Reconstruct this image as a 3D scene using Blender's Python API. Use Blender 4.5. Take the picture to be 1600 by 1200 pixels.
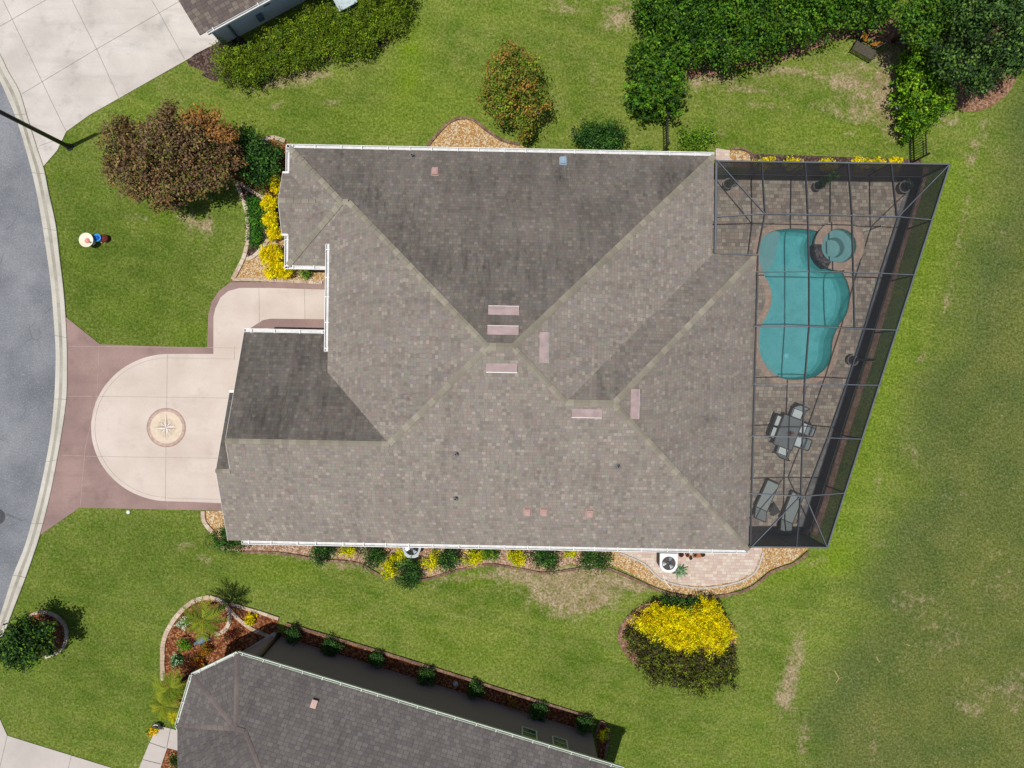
import bpy, math, random
import numpy as np
from mathutils import Vector, geometry
R = math.radians
random.seed(7); RNG = np.random.default_rng(11)
for o in list(bpy.data.objects): bpy.data.objects.remove(o)
scene = bpy.context.scene
COL = scene.collection
# ------------------------------------------------------------------ camera
H = 34.7; FPX = 1110.0; TILT = 20/1110.0            # drone height in metres, focal length in photo pixels, lean to the south
cd = bpy.data.cameras.new('camera'); cam = bpy.data.objects.new('camera', cd); COL.objects.link(cam)
cam.location = (0, 0, H); cam.rotation_euler = (-TILT, 0, 0)
cd.sensor_width = 36; cd.lens = FPX/1600*36; cd.clip_end = 1000; cd.clip_start = .1
scene.camera = cam
# ------------------------------------------------------------------ light
SUN_ELEV = 79.0; SHADOW_AZ = 26.0                    # shadows fall east, a little north
w = bpy.data.worlds.new('World'); scene.world = w; w.use_nodes = True
nt = w.node_tree; bg = nt.nodes['Background']
sky = nt.nodes.new('ShaderNodeTexSky'); sky.sky_type = 'NISHITA'; sky.sun_disc = False
sky.sun_elevation = R(SUN_ELEV); sky.sun_rotation = R(270 - SHADOW_AZ); sky.dust_density = 1.5
nt.links.new(sky.outputs[0], bg.inputs[0]); bg.inputs[1].default_value = .072
sl = bpy.data.lights.new('sun', 'SUN'); sl.energy = 4.4; sl.angle = R(.53); sl.color = (1, .965, .91)
so = bpy.data.objects.new('sun', sl); COL.objects.link(so)
t = 1/math.tan(R(SUN_ELEV))
dv = Vector((math.cos(R(SHADOW_AZ))*t, math.sin(R(SHADOW_AZ))*t, -1))
so.rotation_euler = dv.to_track_quat('-Z', 'Y').to_euler()
scene.view_settings.view_transform = 'Standard'; scene.view_settings.look = 'None'
scene.view_settings.exposure = 0.0; scene.view_settings.gamma = 1
scene.render.engine = 'CYCLES'
scene.cycles.transparent_max_bounces = 24; scene.cycles.max_bounces = 8
# ------------------------------------------------------------------ helpers
ct, st = math.cos(TILT), math.sin(TILT)
def P(px, py, z=0.0):
    "place on the level z that the photo shows at px, py"
    a, b = (px-800)/FPX, (600-py)/FPX
    dx, dy, dz = a, b*ct - st, -b*st - ct
    s = (z-H)/dz
    return (dx*s, dy*s, z)
def PX(x, y, z=0.0):
    Y = y*ct - (z-H)*st; Z = y*st + (z-H)*ct
    return 800 + FPX*x/(-Z), 600 - FPX*Y/(-Z)
def lin(c): c /= 255; return c/12.92 if c <= .04045 else ((c+.055)/1.055)**2.4
def C(r, g, b, k=1.55): return (lin(r)/k, lin(g)/k, lin(b)/k, 1)
def put(name, data, parent=None):
    o = bpy.data.objects.new(name, data); COL.objects.link(o)
    if parent: o.parent = parent
    return o
def tag(o, label, cat, group=None):
    o['label'] = label; o['category'] = cat
    if group: o['group'] = group
    return o
def thing(name, label, cat, loc=(0, 0, 0), rz=0, group=None):
    o = put(name, None); o.empty_display_size = .2; o.location = loc; o.rotation_euler = (0, 0, rz)
    return tag(o, label, cat, group)
def struct(o, kind='structure'): o['kind'] = kind; return o
class MB:
    def __init__(s, org=(0, 0, 0)): s.v = []; s.f = []; s.m = []; s.org = Vector(org)
    def add(s, vs, fs, m=0):
        n = len(s.v); s.v += [tuple(Vector(v)-s.org) for v in vs]
        s.f += [tuple(i+n for i in f) for f in fs]; s.m += [m]*len(fs); return s
    def box(s, c, d, rz=0, m=0, taper=1):
        cx, cy, cz = c; a, b, h = d[0]/2, d[1]/2, d[2]/2; co, si = math.cos(rz), math.sin(rz); vs = []
        for z, k in ((-h, 1), (h, taper)):
            for x, y in ((-a, -b), (a, -b), (a, b), (-a, b)):
                vs.append((cx+k*(x*co-y*si), cy+k*(x*si+y*co), cz+z))
        return s.add(vs, [(3, 2, 1, 0), (4, 5, 6, 7), (0, 1, 5, 4), (1, 2, 6, 5), (2, 3, 7, 6), (3, 0, 4, 7)], m)
    def bar(s, a, b, wd, ht, m=0):
        a, b = Vector(a), Vector(b); d = b-a
        if d.length < 1e-6: return s
        d.normalize(); up = Vector((0, 0, 1)) if abs(d.z) < .95 else Vector((0, 1, 0))
        x = d.cross(up).normalized(); y = x.cross(d).normalized(); vs = []
        for q in (a, b):
            for i, j in ((-1, -1), (1, -1), (1, 1), (-1, 1)): vs.append(q + x*i*wd/2 + y*j*ht/2)
        return s.add(vs, [(3, 2, 1, 0), (4, 5, 6, 7), (0, 1, 5, 4), (1, 2, 6, 5), (2, 3, 7, 6), (3, 0, 4, 7)], m)
    def tube(s, pts, rs, n=8, m=0, cap=True):
        pts = [Vector(p) for p in pts]
        if not hasattr(rs, '__len__'): rs = [rs]*len(pts)
        vs = []; fs = []
        for i, p in enumerate(pts):
            d = (pts[min(i+1, len(pts)-1)]-pts[max(i-1, 0)]).normalized()
            up = Vector((0, 0, 1)) if abs(d.z) < .9 else Vector((1, 0, 0))
            x = d.cross(up).normalized(); y = x.cross(d)
            for k in range(n):
                a = 2*math.pi*k/n; vs.append(p + (x*math.cos(a)+y*math.sin(a))*rs[i])
        for i in range(len(pts)-1):
            for k in range(n):
                fs.append((i*n+k, i*n+(k+1) % n, (i+1)*n+(k+1) % n, (i+1)*n+k))
        if cap: fs += [tuple(range(n-1, -1, -1)), tuple(range((len(pts)-1)*n, len(pts)*n))]
        return s.add(vs, fs, m)
    def lathe(s, c, prof, n=24, m=0, a0=0, a1=2*math.pi):
        full = abs(a1-a0-2*math.pi) < 1e-6; k = n if full else n+1; vs = []; fs = []
        for r, z in prof:
            for i in range(k):
                a = a0+(a1-a0)*i/n; vs.append((c[0]+r*math.cos(a), c[1]+r*math.sin(a), c[2]+z))
        for j in range(len(prof)-1):
            for i in range(n):
                fs.append((j*k+i, j*k+(i+1) % k, (j+1)*k+(i+1) % k, (j+1)*k+i))
        return s.add(vs, fs, m)
    def sheet(s, pts, z, m=0, holes=()):
        loops = [[Vector((p[0], p[1], 0)) for p in pts]] + [[Vector((p[0], p[1], 0)) for p in h] for h in holes]
        tris = geometry.tessellate_polygon(loops); flat = [(v.x, v.y, z) for l in loops for v in l]; fs = []
        for a, b, c in tris:
            A, B, Cc = flat[a], flat[b], flat[c]
            cr = (B[0]-A[0])*(Cc[1]-A[1])-(B[1]-A[1])*(Cc[0]-A[0])
            if abs(cr) < 1e-9: continue
            fs.append((a, b, c) if cr > 0 else (a, c, b))
        return s.add(flat, fs, m)
    def prism(s, pts, z0, z1, m=0):
        s.sheet(pts, z1, m); n = len(pts)
        ar = sum(pts[i][0]*pts[(i+1) % n][1]-pts[(i+1) % n][0]*pts[i][1] for i in range(n))
        if ar < 0: pts = pts[::-1]
        return s.add([(p[0], p[1], z0) for p in pts]+[(p[0], p[1], z1) for p in pts], [(i, (i+1) % n, n+(i+1) % n, n+i) for i in range(n)], m)
    def build(s, name, mats, parent=None, smooth=False, uv=None, bevel=0):
        me = bpy.data.meshes.new(name); me.from_pydata(s.v, [], s.f)
        for mt in (mats if isinstance(mats, (list, tuple)) else [mats]): me.materials.append(mt)
        me.polygons.foreach_set('material_index', s.m)
        if smooth: me.polygons.foreach_set('use_smooth', [True]*len(s.f))
        me.update(); o = put(name, me, parent)
        if parent is None: o.location = s.org
        if bevel:
            b = o.modifiers.new('bevel', 'BEVEL'); b.width = bevel; b.segments = 2; b.limit_method = 'ANGLE'
        return o
def smooth(pts, n=6, closed=False):
    out = []; L = len(pts); rng = range(L if closed else L-1)
    g = (lambda i: pts[i % L]) if closed else (lambda i: pts[max(0, min(L-1, i))])
    for i in rng:
        p0, p1, p2, p3 = [np.array(g(i+k)[:2], float) for k in (-1, 0, 1, 2)]
        for k in range(n):
            u = k/n
            out.append(tuple(.5*((2*p1)+(p2-p0)*u+(2*p0-5*p1+4*p2-p3)*u*u+(3*p1-p0-3*p2+p3)*u**3)))
    if not closed: out.append(tuple(pts[-1][:2]))
    return out
def W(pts, z=0): return [P(x, y, z)[:2] for x, y in pts]
def resample(pts, n=None, step=None):
    p = np.array([q[:2] for q in pts], float); d = np.r_[0, np.cumsum(np.hypot(*np.diff(p, axis=0).T))]
    if n is None: n = max(2, int(d[-1]/step)+1)
    s = np.linspace(0, d[-1], n); return np.c_[np.interp(s, d, p[:, 0]), np.interp(s, d, p[:, 1])]
def offset(pts, dd):
    p = np.array(pts, float)[:, :2]; t = np.gradient(p, axis=0); t /= np.maximum(1e-9, np.hypot(t[:, 0], t[:, 1]))[:, None]
    return p + np.c_[-t[:, 1], t[:, 0]]*dd
def inpoly(x, y, poly):
    x = np.asarray(x); y = np.asarray(y); c = np.zeros(x.shape, bool); n = len(poly)
    for i in range(n):
        x1, y1 = poly[i][:2]; x2, y2 = poly[(i+1) % n][:2]
        if y1 == y2: continue
        k = ((y1 > y) != (y2 > y)) & (x < (x2-x1)*(y-y1)/(y2-y1)+x1); c ^= k
    return c
# ------------------------------------------------------------------ node helpers
def newmat(name):
    m = bpy.data.materials.new(name); m.use_nodes = True; nt = m.node_tree
    return m, nt, nt.nodes['Principled BSDF']
def N(nt, typ, ins=None, **props):
    n = nt.nodes.new('ShaderNode'+typ)
    for k, v in props.items(): setattr(n, k, v)
    for k, v in (ins or {}).items():
        s = n.inputs[k]
        if isinstance(v, bpy.types.NodeSocket): nt.links.new(v, s)
        else: s.default_value = v
    return n
def mixc(nt, f, a, b, blend='MIX'):
    return N(nt, 'Mix', {0: f, 6: a, 7: b}, data_type='RGBA', blend_type=blend).outputs[2]
def math_(nt, op, a, b=0.0, clamp=False):
    return N(nt, 'Math', {0: a, 1: b}, operation=op, use_clamp=clamp).outputs[0]
def pos(nt): return N(nt, 'NewGeometry').outputs['Position']
def noise(nt, scale, detail=3, rough=.5, vec=None, lo=.35, hi=.65, dist=0):
    n = N(nt, 'TexNoise', {'Vector': vec or pos(nt), 'Scale': scale, 'Detail': detail, 'Roughness': rough, 'Distortion': dist})
    return N(nt, 'MapRange', {0: n.outputs[0], 1: lo, 2: hi}).outputs[0]
def bump(nt, bs, h, strength=.4, dist=.02):
    b = N(nt, 'Bump', {'Height': h, 'Strength': strength, 'Distance': dist}); nt.links.new(b.outputs[0], bs.inputs['Normal'])
def plain(name, col, rough=.6, metal=0, var=.12, scale=6, spec=.3):
    m, nt, bs = newmat(name); f = noise(nt, scale, 4)
    c = mixc(nt, f, tuple(x*(1-var) for x in col[:3])+(1,), tuple(x*(1+var) for x in col[:3])+(1,))
    nt.links.new(c, bs.inputs['Base Color']); bs.inputs['Roughness'].default_value = rough
    bs.inputs['Metallic'].default_value = metal; bs.inputs['Specular IOR Level'].default_value = spec
    return m
def concrete(name, a, b, dark_tone, stain_amt=.5, fine=.1, seed=0):
    m, nt, bs = newmat(name); v = N(nt, 'VectorMath', {0: pos(nt), 1: (seed, seed*1.7, 0)}, operation='ADD').outputs[0]
    c = mixc(nt, noise(nt, .5, 4, vec=v), a, b)
    s = noise(nt, .9, 6, .65, vec=v, lo=.55, hi=.8); c = mixc(nt, math_(nt, 'MULTIPLY', s, stain_amt), c, dark_tone)
    tv = N(nt, 'VectorMath', {0: v, 1: (.35, 2.2, 1)}, operation='MULTIPLY').outputs[0]; c = mixc(nt, math_(nt, 'MULTIPLY', noise(nt, 1.0, 5, .6, vec=tv, lo=.52, hi=.72), stain_amt*.35), c, dark_tone)
    f = noise(nt, 11, 5, .75, vec=v); c = mixc(nt, math_(nt, 'MULTIPLY', f, fine), c, tuple(x*.6 for x in a[:3])+(1,))
    nt.links.new(c, bs.inputs['Base Color']); bs.inputs['Roughness'].default_value = .85; bs.inputs['Specular IOR Level'].default_value = .25
    bump(nt, bs, f, .2, .01); return m
def chips(name, cols, scale, dark=.5, big=.35):
    "loose stones or bark chips: one random colour per voronoi cell, darker between the pieces"
    m, nt, bs = newmat(name); v = pos(nt)
    nz = N(nt, 'TexNoise', {'Vector': v, 'Scale': scale*.6, 'Detail': 2}).outputs['Color']
    v2 = N(nt, 'VectorMath', {0: v, 1: N(nt, 'VectorMath', {0: nz, 'Scale': .9/scale}, operation='SCALE').outputs[0]}, operation='ADD').outputs[0]
    vo = N(nt, 'TexVoronoi', {'Vector': v2, 'Scale': scale})
    r = N(nt, 'SeparateColor', {0: vo.outputs['Color']}).outputs[0]
    cr = N(nt, 'ValToRGB', {0: r}); e = cr.color_ramp; e.interpolation = 'CONSTANT'
    while len(e.elements) < len(cols): e.elements.new(.5)
    for i, c in enumerate(cols): e.elements[i].position = i/len(cols); e.elements[i].color = c
    d = N(nt, 'MapRange', {0: vo.outputs['Distance'], 1: .35, 2: .75, 3: 1, 4: dark}).outputs[0]
    c = mixc(nt, 1.0, cr.outputs[0], N(nt, 'CombineColor', {0: d, 1: d, 2: d}).outputs[0], 'MULTIPLY')
    lo = noise(nt, 1.2, 4); lo = math_(nt, 'MULTIPLY', lo, big)
    c = mixc(nt, lo, c, tuple(x*.55 for x in cols[0][:3])+(1,))
    nt.links.new(c, bs.inputs['Base Color']); bs.inputs['Roughness'].default_value = .9; bs.inputs['Specular IOR Level'].default_value = .15
    bump(nt, bs, math_(nt, 'MULTIPLY', vo.outputs['Distance'], -1), .8, .04); return m
def cells(name, cols, cw, ch, mortar, uvname=None, offs=.5, mw=.06, rot=0, big=.2, rough=.85, dark_tone=False, jit=0.0, bstr=.4):
    "shingles or pavers: one random colour per unit"
    m, nt, bs = newmat(name)
    v = N(nt, 'UVMap', uv_map=uvname).outputs[0] if uvname else N(nt, 'VectorRotate', {0: pos(nt), 'Angle': rot}, rotation_type='Z_AXIS').outputs[0]
    s = N(nt, 'SeparateXYZ', {0: v}); U, V = s.outputs[0], s.outputs[1]
    row = math_(nt, 'FLOOR', math_(nt, 'DIVIDE', V, ch))
    sh = N(nt, 'TexWhiteNoise', {1: row}, noise_dimensions='1D').outputs[0] if offs == 'r' else math_(nt, 'MULTIPLY', row, offs)
    uu = math_(nt, 'ADD', math_(nt, 'DIVIDE', U, cw), sh); col = math_(nt, 'FLOOR', uu)
    idv = N(nt, 'CombineXYZ', {0: col, 1: row}).outputs[0]
    wn = N(nt, 'TexWhiteNoise', {0: idv}, noise_dimensions='3D').outputs[0]
    cr = N(nt, 'ValToRGB', {0: wn}); e = cr.color_ramp; e.interpolation = 'CONSTANT'
    while len(e.elements) < len(cols): e.elements.new(.5)
    for i, c in enumerate(cols): e.elements[i].position = i/len(cols); e.elements[i].color = c
    fv = math_(nt, 'FRACT', math_(nt, 'DIVIDE', V, ch)); fu = math_(nt, 'FRACT', uu)
    ev = math_(nt, 'MINIMUM', fv, math_(nt, 'SUBTRACT', 1, fv)); eu = math_(nt, 'MINIMUM', fu, math_(nt, 'SUBTRACT', 1, fu))
    if dark_tone: ev = fv      # the shingle's lower edge throws the line
    ed = math_(nt, 'MINIMUM', math_(nt, 'DIVIDE', ev, mw), math_(nt, 'DIVIDE', eu, mw*ch/cw), True)
    ed = math_(nt, 'MINIMUM', ed, 1.0)
    c = mixc(nt, noise(nt, .6, 6, .65, lo=.38, hi=.65), cr.outputs[0], mixc(nt, 1.0, cr.outputs[0], (1-big, 1-big*1.05, 1-big*1.1, 1), 'MULTIPLY'))
    c = mixc(nt, math_(nt, 'MULTIPLY', noise(nt, 30, 4, .7), .25), c, mortar)
    c = mixc(nt, ed, mortar, c)
    if dark_tone:
        at = N(nt, 'Attribute', attribute_name='dark_tone').outputs['Fac']  # per-face darkening amount, highest on north-facing slopes, varied by noise
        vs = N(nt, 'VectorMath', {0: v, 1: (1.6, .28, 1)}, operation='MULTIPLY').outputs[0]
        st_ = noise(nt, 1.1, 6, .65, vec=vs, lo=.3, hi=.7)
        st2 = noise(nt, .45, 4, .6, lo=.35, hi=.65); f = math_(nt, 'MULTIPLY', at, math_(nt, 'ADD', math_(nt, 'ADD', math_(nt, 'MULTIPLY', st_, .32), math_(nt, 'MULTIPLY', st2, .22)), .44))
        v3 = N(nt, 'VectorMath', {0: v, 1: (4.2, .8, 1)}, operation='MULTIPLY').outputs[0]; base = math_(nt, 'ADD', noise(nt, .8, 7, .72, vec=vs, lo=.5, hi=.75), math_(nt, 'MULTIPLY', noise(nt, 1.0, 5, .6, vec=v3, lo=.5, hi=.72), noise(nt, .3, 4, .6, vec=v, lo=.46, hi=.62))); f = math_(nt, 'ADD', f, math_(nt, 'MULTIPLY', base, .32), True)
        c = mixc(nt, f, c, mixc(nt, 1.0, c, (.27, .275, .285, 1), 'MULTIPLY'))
    nt.links.new(c, bs.inputs['Base Color']); bs.inputs['Roughness'].default_value = rough; bs.inputs['Specular IOR Level'].default_value = .2
    h = math_(nt, 'ADD', math_(nt, 'MULTIPLY', ed, .6), math_(nt, 'MULTIPLY', wn, .4))
    if dark_tone: h = math_(nt, 'SUBTRACT', h, math_(nt, 'MULTIPLY', fv, .8))
    bump(nt, bs, h, bstr, .02); return m
# ------------------------------------------------------------------ materials
def grass_material():
    m, nt, bs = newmat('lawn_grass'); p = pos(nt)
    at = lambda n: N(nt, 'Attribute', attribute_name=n).outputs['Fac']
    mul = lambda a, b: math_(nt, 'MULTIPLY', a, b)
    big = noise(nt, .22, 5, .6, lo=.4, hi=.6); mid = noise(nt, 1.1, 6, .65, lo=.38, hi=.62)
    fine = noise(nt, 6.0, 4, .7, lo=.36, hi=.64); vf = noise(nt, 9.5, 2, .6, lo=.38, hi=.62)
    c = mixc(nt, big, C(106, 133, 40), C(130, 152, 60))
    c = mixc(nt, mul(mid, .7), c, C(150, 158, 80))
    c = mixc(nt, mul(noise(nt, .6, 6, .7, lo=.5, hi=.68), .5), c, C(94, 126, 42))
    c = mixc(nt, mul(at('lush'), math_(nt, 'ADD', mul(mid, .5), .45)), c, C(130, 160, 32))
    sv = N(nt, 'VectorMath', {0: N(nt, 'VectorRotate', {0: p, 'Angle': .25}, rotation_type='Z_AXIS').outputs[0], 1: (.22, 1.5, 1)}, operation='MULTIPLY').outputs[0]
    c = mixc(nt, mul(noise(nt, 1.0, 3, .5, vec=sv, lo=.45, hi=.62), .32), c, C(156, 172, 70))
    fc = mixc(nt, noise(nt, .5, 6, .65), C(98, 116, 56), C(128, 134, 68))
    fc = mixc(nt, mul(noise(nt, .35, 5, .6, lo=.5, hi=.7), .6), fc, C(138, 138, 76))
    fc = mixc(nt, mul(noise(nt, 9, 4, .7, lo=.54, hi=.68), math_(nt, 'ADD', mul(noise(nt, .45, 4, .6, lo=.46, hi=.66), .75), .15)), fc, C(190, 174, 132))
    c = mixc(nt, at('field'), c, fc)
    c = mixc(nt, mul(mul(at('dark'), .8), math_(nt, 'ADD', mul(mid, .5), .4)), c, C(76, 104, 62))
    dp = mul(at('deep'), math_(nt, 'ADD', mul(noise(nt, .8, 5, .6, lo=.4, hi=.62), .45), .4)); c = mixc(nt, dp, c, C(94, 118, 38))
    rag = N(nt, 'TexNoise', {'Vector': p, 'Scale': 2.2, 'Detail': 10, 'Roughness': .78}).outputs[0]
    d = N(nt, 'MapRange', {0: math_(nt, 'ADD', mul(at('dry'), .55), mul(rag, 1.7)), 1: 1.05, 2: 1.42}).outputs[0]
    dc = mixc(nt, mid, C(176, 152, 118), C(208, 184, 150))
    c = mixc(nt, mul(d, .85), c, dc)
    gr = math_(nt, 'ADD', mul(fine, .36), mul(vf, .5)); v = math_(nt, 'ADD', gr, .57)
    c = mixc(nt, 1.0, c, N(nt, 'CombineColor', {0: v, 1: v, 2: mul(v, v)}).outputs[0], 'MULTIPLY')
    c = mixc(nt, mul(noise(nt, 11, 3, .6, lo=.6, hi=.72), .3), c, C(190, 196, 120))
    nt.links.new(c, bs.inputs['Base Color']); bs.inputs['Roughness'].default_value = .95; bs.inputs['Specular IOR Level'].default_value = .1
    bump(nt, bs, math_(nt, 'ADD', fine, vf), .8, .05); return m
def road_material():
    m, nt, bs = newmat('asphalt'); c = mixc(nt, noise(nt, .35, 5, .6), C(128, 131, 137), C(162, 165, 170))
    c = mixc(nt, math_(nt, 'MULTIPLY', noise(nt, 1.1, 6, .7, lo=.55, hi=.8), .5), c, C(108, 110, 119))
    sp = noise(nt, 12, 3, .8, lo=.34, hi=.66); c = mixc(nt, math_(nt, 'MULTIPLY', sp, .4), c, C(92, 95, 103)); 
    c = mixc(nt, math_(nt, 'MULTIPLY', noise(nt, 14, 3, .6, lo=.56, hi=.7), .5), c, C(196, 198, 200))
    vo = N(nt, 'TexVoronoi', {'Vector': N(nt, 'VectorMath', {0: pos(nt), 1: N(nt, 'TexNoise', {'Scale': 2.0, 'Detail': 5}).outputs['Color']}, operation='ADD').outputs[0], 'Scale': .3}, feature='DISTANCE_TO_EDGE')
    ck = N(nt, 'MapRange', {0: vo.outputs[0], 1: .0, 2: .006, 3: .5, 4: 0}).outputs[0]; c = mixc(nt, math_(nt, 'MULTIPLY', ck, noise(nt, .8, 3, lo=.5, hi=.6)), c, C(60, 62, 68))
    nt.links.new(c, bs.inputs['Base Color']); bs.inputs['Roughness'].default_value = .9; bs.inputs['Specular IOR Level'].default_value = .2
    bump(nt, bs, sp, .5, .01); return m
def leaf_material(name, trans=.28, rough=.5, spec=.35):
    m, nt, bs = newmat(name); a = N(nt, 'Attribute', attribute_name='tint').outputs['Color']
    nt.links.new(a, bs.inputs['Base Color']); bs.inputs['Roughness'].default_value = rough; bs.inputs['Specular IOR Level'].default_value = spec
    tr = N(nt, 'BsdfTranslucent', {0: a}); mx = N(nt, 'MixShader', {0: trans, 1: bs.outputs[0], 2: tr.outputs[0]})
    nt.links.new(mx.outputs[0], nt.nodes['Material Output'].inputs[0]); return m
def screen_material(name, t=.62, col=(.014, .016, .02, 1)):
    "woven insect screen: the flatter one looks along it, the more thread is in the way"
    m, nt, bs = newmat(name); g = N(nt, 'NewGeometry')
    d = math_(nt, 'ABSOLUTE', N(nt, 'VectorMath', {0: g.outputs['Normal'], 1: g.outputs['Incoming']}, operation='DOT_PRODUCT').outputs['Value'])
    e = math_(nt, 'DIVIDE', 1.0, math_(nt, 'MAXIMUM', d, .2)); f = math_(nt, 'SUBTRACT', 1.0, math_(nt, 'POWER', t, e))
    bs.inputs['Base Color'].default_value = col; bs.inputs['Roughness'].default_value = .6
    mx = N(nt, 'MixShader', {0: f, 1: N(nt, 'BsdfTransparent').outputs[0], 2: bs.outputs[0]})
    nt.links.new(mx.outputs[0], nt.nodes['Material Output'].inputs[0]); return m
def water_material(name, tint):
    m, nt, bs = newmat(name); h = N(nt, 'TexWave', {'Vector': pos(nt), 'Scale': 1.3, 'Distortion': 7, 'Detail': 3, 'Detail Scale': 2.2}).outputs[0]
    b = N(nt, 'Bump', {'Height': h, 'Strength': .22, 'Distance': .03})
    gl = N(nt, 'BsdfGlossy', {'Roughness': .03, 'Normal': b.outputs[0]}); tr = N(nt, 'BsdfTransparent', {0: tint})
    fr = N(nt, 'Fresnel', {0: 1.33, 'Normal': b.outputs[0]}).outputs[0]
    mx = N(nt, 'MixShader', {0: fr, 1: tr.outputs[0], 2: gl.outputs[0]}); nt.links.new(mx.outputs[0], nt.nodes['Material Output'].inputs[0]); return m
def plaster_material():
    m, nt, bs = newmat('pool_plaster'); v = pos(nt)
    wv = N(nt, 'VectorMath', {0: v, 1: N(nt, 'VectorMath', {0: N(nt, 'TexNoise', {'Vector': v, 'Scale': 1.4, 'Detail': 3}).outputs['Color'], 'Scale': .7}, operation='SCALE').outputs[0]}, operation='ADD').outputs[0]
    c = mixc(nt, noise(nt, 2.2, 5, .6, vec=wv), C(122, 214, 206, 1.1), C(150, 232, 224, 1.1))
    c = mixc(nt, math_(nt, 'MULTIPLY', noise(nt, 14, 4, .6, vec=wv, lo=.4, hi=.6), .25), c, C(190, 245, 238, 1.05))
    nt.links.new(c, bs.inputs['Base Color']); bs.inputs['Roughness'].default_value = .8; return m
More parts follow.
